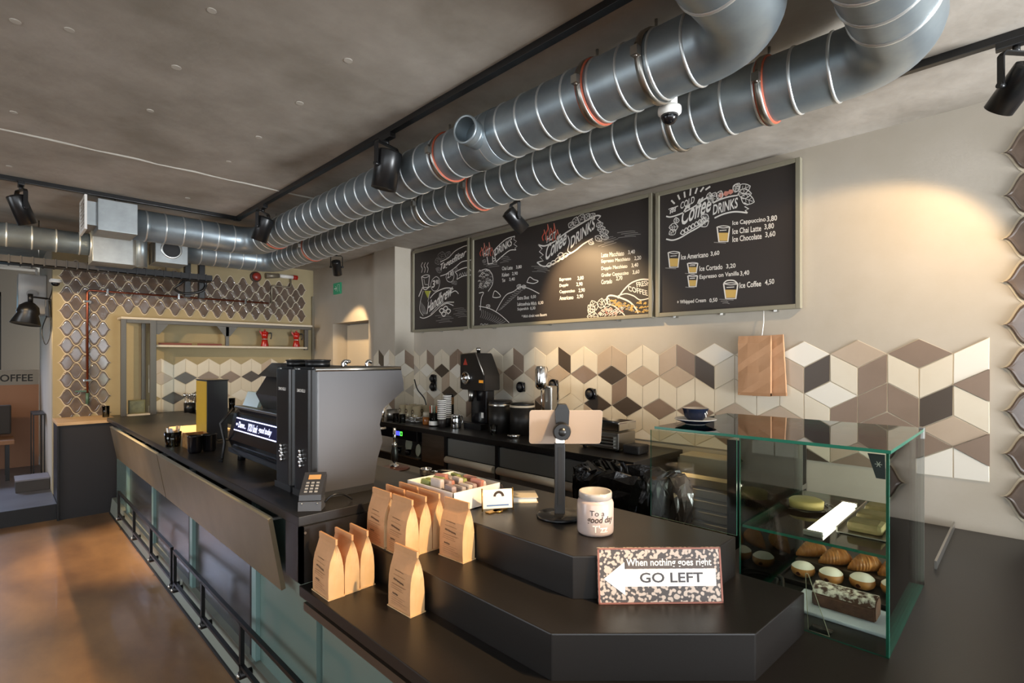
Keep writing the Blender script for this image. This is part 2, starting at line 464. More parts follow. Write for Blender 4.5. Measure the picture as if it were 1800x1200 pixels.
# menu wall: 36 columns, read away from the column towards the glass case
A = steps('\\/' * 12 + '\\\\' + '/\\/\\/\\/\\//', 'ccbccbbccccccbccddccttccctcd'[:0] + 'cctccbbccccctccccdccttcctb' + 'dcctdtdcbccw'[2:])
A = steps('\\/' * 12 + '\\\\/\\/\\/\\/\\//', 'c' 'cb' 'cc' 'bb' 'cc' 'cc' 'cb' 'cc' 'cd' 'cc' 'tt' 'cc' 'tb' + 'd' 'cc' 'ct' 'dc' 'bc' 'cw' 'ww')
B = steps('/\\' * 15 + '\\///\\/\\'[0:1] + '//' + '\\/\\', 'cccctcccccctccctccccbcccccccccc' 'bbbdc')
C = steps('\\/' * 16 + '\\\\/\\', 'cctccccbccccccdccctcccccccbcccct' 'ccww')
N_M = 'tile_mural'
for (r, i), k in {(0, 24): 3, (0, 22): 3, (0, 20): 5, (0, 18): 4, (0, 16): 3, (0, 14): 3, (0, 12): 4, (0, 10): 3, (0, 8): 1, (0, 6): 2, (0, 4): 5, (0, 2): 2,
                  (0, 31): 2, (1, 21): 5, (1, 23): 4, (1, 25): 4, (1, 19): 5, (1, 17): 1, (1, 15): 4, (1, 27): 3, (1, 29): 3, (1, 31): 1, (1, 33): 4, (1, 34): 4, (1, 35): 3}.items():
    FLAT[(N_M, r, i)] = k
Y_ST = 0.144 + 36 * CW
def on_menu(s, z, d): return Vector((3.5 - d, Y_ST - s, z))
mu = lozenge([A, B, C], [Z1, Z2, Z3], 1.708, 0.985, 0, on_menu, N_M, '', extra_top=[(26, Z1, 2), (28, Z1, 1), (30, Z1, 2), (32, Z1, 3), (34, Z1, 4)])
tag(mu, 'cream, tan and brown diamond tile band on the wall under the chalkboards', 'tiles')
m = MB()
yb = 0.144
for (a, b, c) in (((CW, 1.466), (0, 1.5465), (0, 1.3865)),):
    m.extrude([(3.5 - .002, yb + a[0], a[1]), (3.5 - .002, yb, b[1]), (3.5 - .002, yb, c[1])], (-.007, 0, 0))
m.build('half_tile', M_t3, mu); m = MB()
for (a, b, c) in (((CW, 1.145), (0, 1.2255), (0, 1.065)),):
    m.extrude([(3.5 - .002, yb + a[0], a[1]), (3.5 - .002, yb, b[1]), (3.5 - .002, yb, c[1])], (-.007, 0, 0))
m.build('half_tile', M_t3, mu)
FLAT.clear()
def on_colx(s, z, d): return Vector((3.24 - d, 5.59 - s * (0.46 / (4 * CW)), z))
c1 = lozenge([steps('/\\/\\', 'cdwc'), steps('\\/\\/', 'cctc'), steps('/\\/\\', 'tccb')], [Z1 - .08, Z2 + .08, Z3 - .08], 1.708, 0.985, 0, on_colx, 'tile_band', '')
tag(c1, 'short diamond tile band wrapped round the face of the wall pier', 'tiles')
def on_coly(s, z, d): return Vector((3.24 + s * (0.26 / (2 * CW)), 5.13 - d, z))
c2 = lozenge([steps('/\\', 'wb'), steps('\\/', 'cc'), steps('/\\', 'cc')], [Z1 - .08, Z2 + .08, Z3 - .08], 1.708, 0.985, 0, on_coly, 'tile_band', '')
tag(c2, 'narrow diamond tile band on the side of the wall pier next to the chalkboards', 'tiles')
def on_back(s, z, d): return Vector((1.30 + s * 0.92, 7.4 - d, z))
FLAT.update({('tile_wall', 0, 1): 3, ('tile_wall', 0, 3): 5, ('tile_wall', 0, 5): 4, ('tile_wall', 0, 7): 4, ('tile_wall', 0, 9): 5, ('tile_wall', 0, 11): 2, ('tile_wall', 1, 2): 5, ('tile_wall', 1, 4): 5, ('tile_wall', 1, 6): 3})
bk = lozenge([steps('/\\' * 7, 'tccccccccctccc'), steps('\\/' * 7, 'cccccccccccccc'), steps('/\\' * 7, 'cccccccccccccc')], [1.52, 1.359, 1.038], 1.6, 0.955, 0, on_back, 'tile_wall', '')
tag(bk, 'cream and brown diamond tile field on the far wall beneath the wall shelf', 'tiles')
# ogee tiles
def ogee(m, place, cx, cz, w, h):
    n = 7; q = []
    for i in range(n):
        s = i / n
        q.append((w * (1 - s), h * (s - 0.86 * math.sin(2 * PI * s) / (2 * PI))))
    o = q + [(-(w * (1 - 0) * 0 + w * (i / n)), h * ((1 - i / n) - 0.86 * math.sin(2 * PI * (1 - i / n)) / (2 * PI))) for i in range(n)]
    o = o + [(-x, -z) for x, z in o]
    rings = []
    for f, d in ((1.09, 0.001), (1.09, 0.003), (0.95, 0.0031), (0.945, 0.008), (0.90, 0.0125), (0.80, 0.0135), (0.70, 0.0115)):
        rings.append([m.bm.verts.new(place(cx + x * f, cz + z * f, d)) for x, z in o])
    for a, b in zip(rings, rings[1:]):
        for i in range(len(o)):
            fc = m.bm.faces.new((a[i], a[(i + 1) % len(o)], b[(i + 1) % len(o)], b[i])); fc.smooth = a is not rings[0] and a is not rings[1]; fc.material_index = 1 if (a is rings[0] or a is rings[1]) else 0
    fc = m.bm.faces.new(rings[-1]); fc.smooth = False
def ogee_panel(place, cells, label, w=0.0775, h=0.0935):
    m = MB()
    for cx, cz in cells: ogee(m, place, cx, cz, w * 0.97, h * 0.97)
    bmesh.ops.recalc_face_normals(m.bm, faces=m.bm.faces)
    o = m.build('ogee_tiles', [M_ogee, M_grout])
    tag(o, label, 'tiles')
W, HH = 0.155, 0.187
cells = []
for k in range(17):
    z = 0.995 + k * HH / 2
    if k % 2 == 0:
        for j in range(3): cells.append((0.565 + j * W, z))
    else:
        for j in range(2): cells.append((0.565 + W / 2 + j * W, z))
for k in range(17, -1, -1):
    z = 0.995 + k * HH / 2
    if z < 2.165: break
    off = 0.565 + (W / 2 if k % 2 else 0)
    for j in range(2 if k % 2 else 3, 18):
        x = off + j * W
        if x < 3.18: cells.append((x, z))
    if k == 17:
        for j in range(2): cells.append((off + j * W, z))
ogee_panel(lambda x, z, d: Vector((x, 7.4 - d, z)), cells, 'brown glazed ogee tiles on the far wall beside and above the shelf')
cells = []
for k in range(-2, 17):
    z = 1.03 + k * 0.21 / 2
    for j in range(3):
        cells.append((-0.04 - (0.0 if k % 2 else 0.0875) - j * 0.175, z + 0.0))
ogee_panel(lambda x, z, d: Vector((3.5 - d, x + 0.005, z)), [(a + .05, b) for a, b in cells], 'brown glazed ogee tiles on the near end of the chalkboard wall', 0.0875, 0.105)
# ================================================================ ducts, tracks and lamps under the ceiling
def bend_path(corners, R, step=0.04, n=10):
    """straight runs joined by round bends; returns points and the marks where straights lie"""
    pts = []; runs = []
    P = [Vector(c) for c in corners]; cur = P[0]
    for i in range(1, len(P)):
        if i < len(P) - 1:
            d0 = (P[i] - P[i - 1]).normalized(); d1 = (P[i + 1] - P[i]).normalized()
            a = P[i] - d0 * R; b = P[i] + d1 * R
            runs.append((cur.copy(), a.copy()))
            pts += [cur.copy(), a.copy()]
            for k in range(1, n):
                t = k / n * PI / 2
                pts.append(a + d0 * R * math.sin(t) + d1 * R * (1 - math.cos(t)))
            cur = b
        else:
            runs.append((cur.copy(), P[i].copy())); pts += [cur.copy(), P[i].copy()]
    out = [pts[0]]
    for p in pts[1:]:
        if (p - out[-1]).length > 1e-4: out.append(p)
    return out, runs
def duct(name, label, corners, r, R, pitch, clamps, mouth=None):
    pts, runs = bend_path(corners, R)
    t = thing(name, label, 'duct', pts[0] - Vector((0, 0, 0)))
    m = MB(); m.tube(pts, r, seg=36)
    m.mi = 1
    for a, b in runs:
        L = (b - a).length; d = (b - a).normalized(); k = 0.03
        while k < L - 0.02:
            p = a + d * k
            m.lathe([(r, -0.006), (r + 0.0045, -0.003), (r + 0.0045, 0.003), (r, 0.006)], p, seg=36, axis=d, cap0=False, cap1=False)
            k += pitch
    m.build('pipe', [M_galv, M_galvrib], t)
    for (pos, d, rub) in clamps:
        c = MB(); pos = Vector(pos); d = Vector(d)
        c.lathe([(r + 0.003, -0.012), (r + 0.011, -0.012), (r + 0.011, 0.012), (r + 0.003, 0.012)], pos, seg=36, axis=d, cap0=False, cap1=False)
        side = d.cross(Vector((0, 0, 1))).normalized()
        for s in (-1, 1):
            q = pos + side * s * (r + 0.02)
            c.box(q.x - .014, q.x + .014, q.y - .014, q.y + .014, q.z - .016, q.z + .016)
            c.cyl(q - Vector((0, 0, .02)), q + Vector((0, 0, .03)), .006, seg=8)
        c.cyl(pos + Vector((0, 0, r + .008)), (pos.x, pos.y, 2.88), .006, seg=8)
        cl = c.build('pipe_clamp', M_steel, t)
        if rub:
            g = MB(); g.lathe([(r + 0.001, -0.017), (r + 0.0085, -0.017), (r + 0.0085, 0.017), (r + 0.001, 0.017)], pos, seg=36, axis=d, cap0=False, cap1=False)
            g.build('rubber_lining', M_rubber, cl)
    return t
DZ = 2.70
YD = (0, 1, 0)
d1 = duct('ventilation_duct', 'round galvanised duct nearer the room, with an open stub on its side', [(-1.5, .62, DZ), (1.77, .62, DZ), (1.77, 5.2, DZ), (0.815, 5.2, DZ)], 0.125, 0.19, 0.132,
          [((1.77, 1.27, DZ), YD, 1), ((1.77, 2.25, DZ), YD, 1), ((1.77, 4.72, DZ), YD, 1), ((1.77, 1.0, DZ), YD, 0)])
st = MB(); ctr = Vector((1.77, 1.93, DZ - .02)); dirn = Vector((-1, -0.25, -0.02)).normalized()
st.cyl(ctr + dirn * 0.09, ctr + dirn * 0.215, 0.060, seg=30, caps=False); st.lathe([(0.060, 0), (0.067, 0.002), (0.067, 0.014), (0.060, 0.016), (0.056, 0.012)], ctr + dirn * 0.20, axis=dirn, seg=30, cap0=False, cap1=False)
st.lathe([(0.060, 0), (0.065, 0.006), (0.060, 0.012)], ctr + dirn * 0.15, axis=dirn, seg=30, cap0=False, cap1=False)
st.cyl(ctr + dirn * 0.10, ctr + dirn * 0.101, 0.059, seg=30)
st.build('open_stub', M_galv, d1)
sad = MB(); sad.lathe([(0.1265, -0.10), (0.129, -0.099), (0.129, 0.099), (0.1265, 0.10)], (1.77, 1.93, DZ), axis=YD, seg=36, cap0=False, cap1=False); sad.build('saddle', M_galv, d1)
duct('ventilation_duct', 'round galvanised duct running closest to the chalkboard wall', [(-1.5, .30, DZ), (2.255, .30, DZ), (2.255, 6.1, DZ), (1.37, 6.1, DZ)], 0.125, 0.19, 0.132,
     [((2.255, .76, DZ), YD, 1), ((2.255, 2.55, DZ), YD, 1), ((2.255, 5.05, DZ), YD, 1), ((2.255, 1.15, DZ), YD, 0), ((2.255, 3.1, DZ), YD, 0)])
duct('ventilation_duct', 'short galvanised duct coming in above the raised area and ending at the sheet metal box', [(-3.0, 6.2, 2.66), (-0.6, 6.2, 2.66), (0.64, 6.2, 2.66)], 0.10, 0.01, 0.16, [])
def duct_box(name, label, x0, x1, y0, y1, z0, z1, extra=None):
    t = thing(name, label, 'duct box', ((x0 + x1) / 2, (y0 + y1) / 2, z0))
    m = MB(); m.box(x0, x1, y0, y1, z0, z1, bev=0.004); m.build('sheet_metal_case', M_boxgrey, t)
    return t
b1 = duct_box('plenum_box', 'square grey sheet metal box at the end of the upper duct, with a grille', .565, .815, 5.03, 5.34, 2.585, 2.825)
m = MB(); m.box(.50, .565, 5.07, 5.30, 2.62, 2.80); m.build('collar', M_boxgrey, b1)
m = MB()
for (a, b, c, d) in ((5.02, 5.35, 2.575, 2.60), (5.02, 5.35, 2.81, 2.835), (5.02, 5.045, 2.60, 2.81), (5.325, 5.35, 2.60, 2.81)): m.box(.485, .50, a, b, c, d)
for k in range(7): m.box(.487, .499, 5.045, 5.325, 2.612 + k * .029, 2.622 + k * .029)
m.build('grille', M_white, b1)
m = MB(); m.cyl((.69, 5.19, 2.825), (.69, 5.19, 2.88), .006, seg=8); m.build('hanger_rod', M_steel, b1)
b2 = duct_box('plenum_box', 'grey sheet metal box below the ceiling where the left-hand duct ends', .64, .98, 6.05, 6.35, 2.49, 2.78)
m = MB(); m.lathe([(.105, 0), (.118, .002), (.118, .012), (.104, .012)], (.63, 6.2, 2.66), axis=(1, 0, 0), seg=30, cap0=False, cap1=False); m.build('pipe_flange', M_galvrib, b2)
m = MB(); m.cyl((.81, 6.2, 2.78), (.81, 6.2, 2.88), .008, seg=8); m.build('hanger_rod', M_steel, b2)
b3 = duct_box('plenum_box', 'grey sheet metal box with a round dark opening, at the end of the wall-side duct', 1.10, 1.37, 5.93, 6.24, 2.53, 2.74)
m = MB(); m.lathe([(.075, 0), (.088, .001), (.088, .016), (.075, .016)], (1.23, 5.93, 2.66), axis=(0, -1, 0), seg=30, cap0=False, cap1=False); m.build('opening_rim', M_galvrib, b3)
m = MB(); m.cyl((1.23, 5.9295, 2.66), (1.23, 5.928, 2.66), .075, seg=30); m.build('opening_shade', M_blackmatt, b3)  # black disc painted in for the shade inside the opening
m = MB(); m.cyl((1.23, 6.1, 2.74), (1.23, 6.1, 2.88), .008, seg=8); m.build('hanger_rod', M_steel, b3)
m = MB(); m.cyl((1.0, 5.98, 2.47), (1.0, 5.98, 2.86), .045, seg=24); m.lathe([(.047, 0), (.05, .004), (.047, .008)], (1.0, 5.98, 2.78), seg=24)
tag(m.build('downpipe', M_galv), 'short upright silver pipe between the two lower sheet metal boxes', 'pipe')
# cable tray
t = thing('cable_tray', 'black mesh cable tray with cables, hanging in front of the ogee tiles', 'cable tray', (0.5, 6.5, 2.44))
m = MB(); m.box(-3, 1.72, 6.42, 6.60, 2.455, 2.462); m.box(-3, 1.72, 6.42, 6.426, 2.455, 2.52); m.box(-3, 1.72, 6.594, 6.60, 2.455, 2.52)
for k in range(60):
    x = -2.95 + k * .078; m.box(x, x + .012, 6.414, 6.606, 2.45, 2.525)
m.build('tray', M_blackmatt, t)
m = MB()
for k in range(5): m.tube(smooth_path([(-3, 6.46 + k * .025, 2.49 + .008 * (k % 3)), (-1, 6.46 + k * .026, 2.50), (0.6, 6.455 + k * .026, 2.488 + .01 * (k % 2)), (1.68, 6.47 + k * .02, 2.50)], 5), .010, seg=6)
m.build('cable', M_blackplastic, t)
for x in (-1.5, .3, 1.3):
    m = MB(); m.cyl((x, 6.51, 2.46), (x, 6.51, 2.88), .006, seg=8); m.build('hanger_rod', M_steel, t)
t = thing('cable_riser', 'pair of upright black cable ducts dropping past the end of the tray', 'cable duct', (1.56, 6.62, 2.3))
for x in (1.50, 1.64):
    m = MB(); m.box(x, x + .06, 6.62, 6.69, 2.28, 2.74, bev=.006); m.build('channel', M_blackplastic, t)
m = MB(); m.tube(smooth_path([(1.53, 6.6, 2.5), (1.45, 6.58, 2.42), (1.40, 6.6, 2.36), (1.5, 6.62, 2.32), (1.66, 6.6, 2.36), (1.7, 6.6, 2.45), (1.6, 6.59, 2.5)], 5), .014, seg=7); m.build('cable_loop', M_blackplastic, t)
m = MB(); m.cyl((.72, 7.2, 2.58), (1.18, 7.2, 2.58), .022, seg=12); m.cyl((1.3, 7.2, 2.575), (1.75, 7.2, 2.575), .016, seg=12)
m.box(.70, 1.2, 7.215, 7.383, 2.57, 2.59)
tag(m.build('tube_lamp', M_white), 'slim white tube lamp under the cable tray', 'lamp')
# lighting tracks
tr = thing('lighting_track', 'black lighting track with a right-angle corner on the concrete ceiling', 'lighting track', (1.56, 3, 2.845))
m = MB(); m.box(1.542, 1.578, -1.5, 5.088, 2.848, 2.88, bev=.002); m.box(-3.5, 1.542, 5.052, 5.088, 2.848, 2.88, bev=.002); m.build('rail', M_blackplastic, tr)
m = MB(); m.box(1.535, 1.585, 5.045, 5.095, 2.846, 2.879); m.build('corner_joint', M_blackplastic, tr)
tr2 = thing('lighting_track', 'straight black lighting track between the ducts and the chalkboard wall', 'lighting track', (2.83, 3, 2.845))
m = MB(); m.box(2.812, 2.848, -1.5, 6.3, 2.848, 2.88, bev=.002); m.build('rail', M_blackplastic, tr2)
def spotlight(x, y, yaw, tilt, label, on, power=0, ang=38, blend=.25, L=.17, r=.052, ztop=2.848):
    """track head: adapter on the rail, U-shaped yoke, cylinder body with cap; the beam leaves the open end"""
    t = thing('track_spotlight', label, 'spotlight', (x, y, 2.6), group=None)
    m = MB(); m.box(x - .018, x + .018, y - .06, y + .06, 2.822, ztop + .001, bev=.003); m.cyl((x, y, 2.795), (x, y, 2.825), .012, seg=10); m.build('adapter', M_blackplastic, t)
    ax = Vector((math.cos(yaw) * math.cos(tilt), math.sin(yaw) * math.cos(tilt), -math.sin(tilt)))
    side = Vector((-math.sin(yaw), math.cos(yaw), 0)); piv = Vector((x, y, 2.665))
    m = MB(); w = r + .014
    pth = [piv + side * w, piv + side * w + Vector((0, 0, .115)), piv + side * (w - .012) + Vector((0, 0, .13)), piv - side * (w - .012) + Vector((0, 0, .13)), piv - side * w + Vector((0, 0, .115)), piv - side * w]
    for a, b in zip(pth, pth[1:]):
        d = (b - a).normalized(); n = ax if abs(d.dot(ax)) < .9 else Vector((0, 0, 1)); n = Vector((math.cos(yaw), math.sin(yaw), 0)); q = d.cross(n).normalized()
        m.extrude([a + n * .013 + q * .003, a - n * .013 + q * .003, a - n * .013 - q * .003, a + n * .013 - q * .003], b - a)
    for s in (-1, 1): m.cyl(piv + side * s * (r - .004), piv + side * s * (w + .012), .011, seg=12)
    m.build('yoke', M_blackplastic, t)
    c0 = piv - ax * L * .45; m = MB()
    m.lathe([(0, 0), (r * .82, 0), (r * .98, .004), (r, .012), (r, L), (r - .003, L), (r - .006, L - .02), (r - .012, L - .03)], c0, axis=ax, seg=32, cap1=False)
    b = m.build('lamp_body', M_blackplastic, t)
    m = MB(); m.cyl(c0 - ax * .004, c0 + ax * .0005, r * .55, seg=24); m.build('rear_cap', M_darkmetal, b)
    m = MB(); m.cyl(c0 + ax * (L - .034), c0 + ax * (L - .030), r - .010, seg=24)
    m.build('lens', mat('lamp_lens_lit', 'fff0d0', 0.4, emit=6.0) if on else mat('lamp_lens', '8f8d88', 0.2), b)
    if on:
        l = bpy.data.lights.new('spot_beam', 'SPOT'); l.energy = power; l.color = (1.0, .70, .38); l.spot_size = math.radians(ang); l.spot_blend = blend; l.shadow_soft_size = .03
        o = bpy.data.objects.new('spot_beam', l); COL.objects.link(o); o.parent = t
        o.location = c0 + ax * (L - .005) - Vector((x, y, 2.6)); o.rotation_euler = ax.to_track_quat('-Z', 'Y').to_euler()
    return t
def aimed(x, y, to, *a, **k):
    d = Vector(to) - Vector((x, y, 2.665)); return spotlight(x, y, math.atan2(d.y, d.x), math.atan2(-d.z, math.hypot(d.x, d.y)), *a, **k)
aimed(1.56, 2.55, (1.45, 2.95, .9), 'large black track spotlight hanging in front of the open duct stub', True, power=120, ang=60, blend=.6, L=.21, r=.07)
aimed(1.56, 4.44, (1.0, 5.2, 0.0), 'black track spotlight near the corner of the track', True, power=260, ang=60, blend=.7, L=.20, r=.062)
aimed(.14, 5.07, (1.0, 5.35, .2), 'black track spotlight on the cross arm of the track, above the raised area', True, power=300, ang=46, blend=.7, L=.2, r=.055)
aimed(2.83, 2.80, (3.5, 2.58, 2.02), 'black spotlight in front of the middle chalkboard', True, power=84, ang=84, blend=.55, L=.19, r=.056)
aimed(2.83, 5.72, (3.3, 6.32, 1.55), 'black spotlight beyond the wall pier, lighting the doorway', True, power=70, ang=56, blend=.35)
aimed(2.83, .04, (3.5, .84, 1.72), 'dark spotlight at the near end of the wall-side track', True, power=36, ang=88, blend=.3)
aimed(1.56, -.15, (1.1, 1.66, .85), 'black track spotlight at the near end of the track, turned to the coffee bags', True, power=270, ang=42, blend=.8)
aimed(-.45, 5.07, (1.6, 7.4, 1.55), 'black track spotlight farther out on the cross arm, turned to the wall shelf', True, power=120, ang=60, blend=.6)
aimed(-1.3, 5.07, (.6, 7.4, 1.6), 'added, unseen black track spotlight at the outer end of the cross arm, turned to the ogee tiles', True, power=90, ang=60, blend=.6)  # added out of view to brighten the back of the room
aimed(1.56, -.6, (1.0, .9, .8), 'black track spotlight behind the near end of the counter', True, power=90, ang=70, blend=.8)
# ceiling cameras
def dome_camera(x, y, z, label, r=.05):
    t = thing('security_camera', label, 'security camera', (x, y, z))
    m = MB(); m.lathe([(r, 0), (r * 1.02, -.012), (r, -.022), (r * .75, -.03)], (x, y, z), seg=28, cap1=False); m.build('housing', M_white, t)
    m = MB(); m.lathe([(r * .76, -.028), (r * .66, -.048), (r * .4, -.062), (0, -.067)], (x, y, z), seg=24); m.build('lens_dome', M_blackgloss, t)
    return t
dome_camera(1.91, 1.02, 2.6, 'white dome camera on a stem between the two large ducts', .045)
m = MB(); m.cyl((1.91, 1.02, 2.6), (1.91, 1.02, 2.88), .03, seg=16); m.build('stem', M_white, [o for o in ALL if o.name == 'security_camera'][0])
dome_camera(.46, 7.2, 2.42, 'white dome camera at the corner of the wall above the work lamp', .05)
m = MB(); m.box(.42, .50, 7.17, 7.40, 2.42, 2.428); m.build('bracket', M_white, [o for o in ALL if o.name == 'security_camera.001'][0])
# ================================================================ counters
def bar():
    t = thing('bar_counter', 'long black bar counter with teal front panels and tilted bronze flaps', 'counter', (1.2, 4.3, 0))
    m = MB(); m.box(.83, 1.56, 1.99, 6.74, .952, .99, bev=.003); m.build('worktop', M_black, t)
    m = MB(); m.box(.93, 1.5, 2.0, 6.74, .10, .952); m.build('carcass', M_blackmatt, t)
    m = MB(); m.box(.832, 1.27, 1.975, 2.0, .735, .952); m.box(.832, .845, 1.975, 2.12, .735, .952); m.build('end_panel', M_black, t)
    m = MB(); m.cyl((.848, 1.974, .93), (.848, 1.970, .93), .005, seg=10); m.build('screw', M_steel, t)
    # teal lacquered front between posts
    ys = [2.0, 2.64, 3.76, 4.88, 6.0, 6.72]
    for i in range(5):
        m = MB(); m.box(.905, .93, ys[i] + (.03 if i else 0), ys[i + 1] - .03, .155, .95); m.build('front_panel', M_teal if i in (0, 4) else M_darkpanel, t)
    for i in range(1, 5):
        m = MB(); m.box(.885, .93, ys[i] - .028, ys[i] + .028, .155, .95); m.build('front_post', M_tealpost if i != 4 else M_tealpost, t)
        m = MB(); m.box(.888, .93, ys[i] + .03, ys[i] + .062, .155, .95); m.build('black_post', M_blackmatt, t)  # plain black post beside each teal one
    m = MB(); m.box(.87, .93, 2.0, 6.74, .92, .952); m.build('under_rail', M_blackmatt, t)
    m = MB(); m.extrude([(.856, 2.0, 0.012), (.872, 2.0, .155), (.93, 2.0, .155), (.93, 2.0, 0.012)], (0, 4.74, 0)); m.build('kick_plate', M_kick, t)
    m = MB(); m.box(.846, .93, 2.0, 6.74, 0, .014); m.build('floor_angle', M_blackmatt, t)
    # tilted flaps hung along the customer edge
    for (y0, y1) in ((2.22, 4.265), (4.285, 6.31)):
        m = MB(); m.extrude([(.800, y0, .935), (.854, y0, .628), (.872, y0, .632), (.818, y0, .939)], (0, y1 - y0, 0))
        f = m.build('tilted_flap', M_panel, t)
        m = MB(); m.extrude([(.799, y0, .9365), (.818, y0, .9405), (.818, y0, .944), (.797, y0, .940)], (0, y1 - y0, 0)); m.build('edge_strip', M_frame, f)
        for k in range(4):
            y = y0 + .03 + k * (y1 - y0 - .06) / 3; m = MB(); m.box(.812, .90, y - .012, y + .012, .925, .934); m.build('hinge_arm', M_steel, f)
bar()
def foot_rail(y0, y1, posts, label):
    t = thing('foot_rail', label, 'foot rail', (.83, (y0 + y1) / 2, .1))
    x = .825
    m = MB(); m.box(x - .009, x + .009, y0, y1, .352, .370); m.build('top_rail', M_rail, t)
    m = MB(); m.box(x - .009, x + .009, y0, y1, .152, .168); m.build('bottom_rail', M_rail, t)
    for y in posts:
        m = MB(); m.box(x - .009, x + .009, y - .011, y + .011, .105, .36); p = m.build('upright', M_rail, t)
        m = MB(); m.cyl((x - .012, y, .115), (.872, y, .115), .019, seg=16); m.build('standoff', M_rail, p)
        m = MB(); m.lathe([(.014, 0), (.013, .005), (.008, .010), (0, .011)], (x - .012, y, .115), axis=(-1, 0, 0), seg=14); m.build('bolt_head', M_steel, p)
foot_rail(3.96, 6.0, [3.97, 4.60, 5.25, 5.99], 'black steel foot rail along the far half of the bar front')
foot_rail(1.94, 3.90, [1.95, 2.62, 3.26, 3.89], 'black steel foot rail along the near half of the bar front')
def display():
    t = thing('display_counter', 'low black counter with chamfered corner that carries the stepped display and glass case', 'counter', (1.6, .9, 0))
    P = [(.83, 1.985), (.83, .62), (1.70, -.25), (3.495, -.25), (3.495, .95), (1.83, .95), (1.83, 1.985)]
    m = MB(); m.prism(P, .692, .73, bev=.003); m.build('worktop', M_black, t)
    Q = [(.92, 1.98), (.92, .66), (1.74, -.16), (3.49, -.16), (3.49, .93), (1.80, .93), (1.80, 1.98)]
    m = MB(); m.prism(Q, .012, .63); m.build('front_panel', M_teal, t)
    Q2 = [(.955, 1.98), (.955, .67), (1.755, -.13), (3.48, -.13), (3.48, .92), (1.80, .92), (1.80, 1.98)]
    m = MB(); m.prism(Q2, .63, .692); m.build('shadow_gap', M_blackmatt, t)
    m = MB(); m.box(.845, .955, .70, 1.98, .632, .662); m.build('edge_angle', mat('brown_steel', '54463a', .4, metal=.4), t)
    t1 = [(1.065, 1.98), (1.065, .915), (1.455, .525), (1.822, .508), (1.822, 1.98)]
    m = MB(); m.prism(t1, .7305, .858, bev=.004)
    tag(m.build('display_step', M_black), 'lower black step of the chamfered display, carrying the arrow sign', 'display step')
    t2 = [(1.265, 1.975), (1.265, 1.0), (1.56, .715), (1.80, .715), (1.80, 1.975)]
    m = MB(); m.prism(t2, .8585, .99, bev=.004)
    tag(m.build('display_step', M_black), 'upper black step of the chamfered display, carrying the tablet stand', 'display step')
display()
def inner_bench():
    t = thing('work_bench', 'steel work bench on the barista side of the bar', 'counter', (1.85, 3.2, 0))
    m = MB(); m.box(1.565, 2.02, 2.02, 3.9, .84, .87, bev=.003); m.build('worktop', mat('bench_steel', '5a544d', .35, metal=.7), t)
    m = MB(); m.box(1.565, 1.98, 2.03, 3.88, 0, .84); m.build('carcass', M_darkmetal, t)
    m = MB(); m.box(1.62, 1.9, 2.55, 2.85, .8701, .874); m.build('drip_grid', M_darkmetal, t)
inner_bench()
M_drawer = mat('drawer_steel', '8d8d88', .42, metal=.5)
def back_counter():
    t = thing('back_counter', 'dark back counter with steel drawers under the diamond tiles', 'counter', (3.15, 3.4, 0))
    P = [(2.84, 1.76), (3.488, 1.76), (3.488, 5.12), (3.0, 5.12), (2.88, 5.08), (2.84, 4.98)]
    m = MB(); m.prism(P, .905, .95, bev=.004); m.build('worktop', M_black, t)
    m = MB(); m.box(2.92, 3.49, 1.80, 4.12, .08, .905); m.box(2.92, 3.49, 4.12, 4.16, .08, .905); m.box(3.2, 3.49, 4.16, 5.0, .08, .905); m.box(2.92, 3.2, 4.16, 5.0, .08, .62); m.build('carcass', M_blackmatt, t)
    for (y0, y1) in ((3.06, 3.70), (2.39, 3.03), (1.80, 2.36)):
        m = MB(); m.box(2.885, 2.92, y0, y1, .73, .885, bev=.003); d = m.build('drawer', M_drawer, t)
        m = MB(); m.cyl((2.862, y0 + .01, .70), (2.862, y1 - .01, .70), .030, seg=20); m.build('handle_bar', M_cream, d)
        m = MB(); m.box(2.885, 2.92, y0, y1, .15, .66, bev=.003); m.build('lower_drawer', M_drawer, t)
    for y in (3.715, 3.045, 2.375):
        m = MB(); m.box(2.868, 2.925, y - .018, y + .018, .1, .905); m.build('divider', M_blackplastic, t)
    m = MB(); m.box(2.90, 2.92, 3.74, 4.12, .62, .90, bev=.002); m.build('steel_panel', mat('warm_steel', '8f8273', .35, metal=.85, col2='7d7062', nscale=3, stretch=(1, 1, 8)), t)
    m = MB(); m.box(2.86, 3.2, 4.15, 5.02, .80, .902, bev=.003); f = m.build('fascia', M_blackgloss, t)
    m = MB(); m.box(2.857, 2.861, 4.44, 4.545, .835, .875); m.build('blue_display', mat('display_blue', '3b3ff0', .3, emit=2.5), f)
    m = MB()
    for a in ((4.395, 4.40, .835, .875), (4.425, 4.43, .835, .875), (4.395, 4.43, .87, .875), (4.395, 4.43, .835, .84)): m.box(2.857, 2.861, *a)
    m.build('green_symbol', mat('display_green', '58e04a', .3, emit=2.0), f)
    m = MB(); m.box(2.90, 3.2, 4.17, 5.0, .62, .632); m.build('open_shelf', M_steel, t)
back_counter()
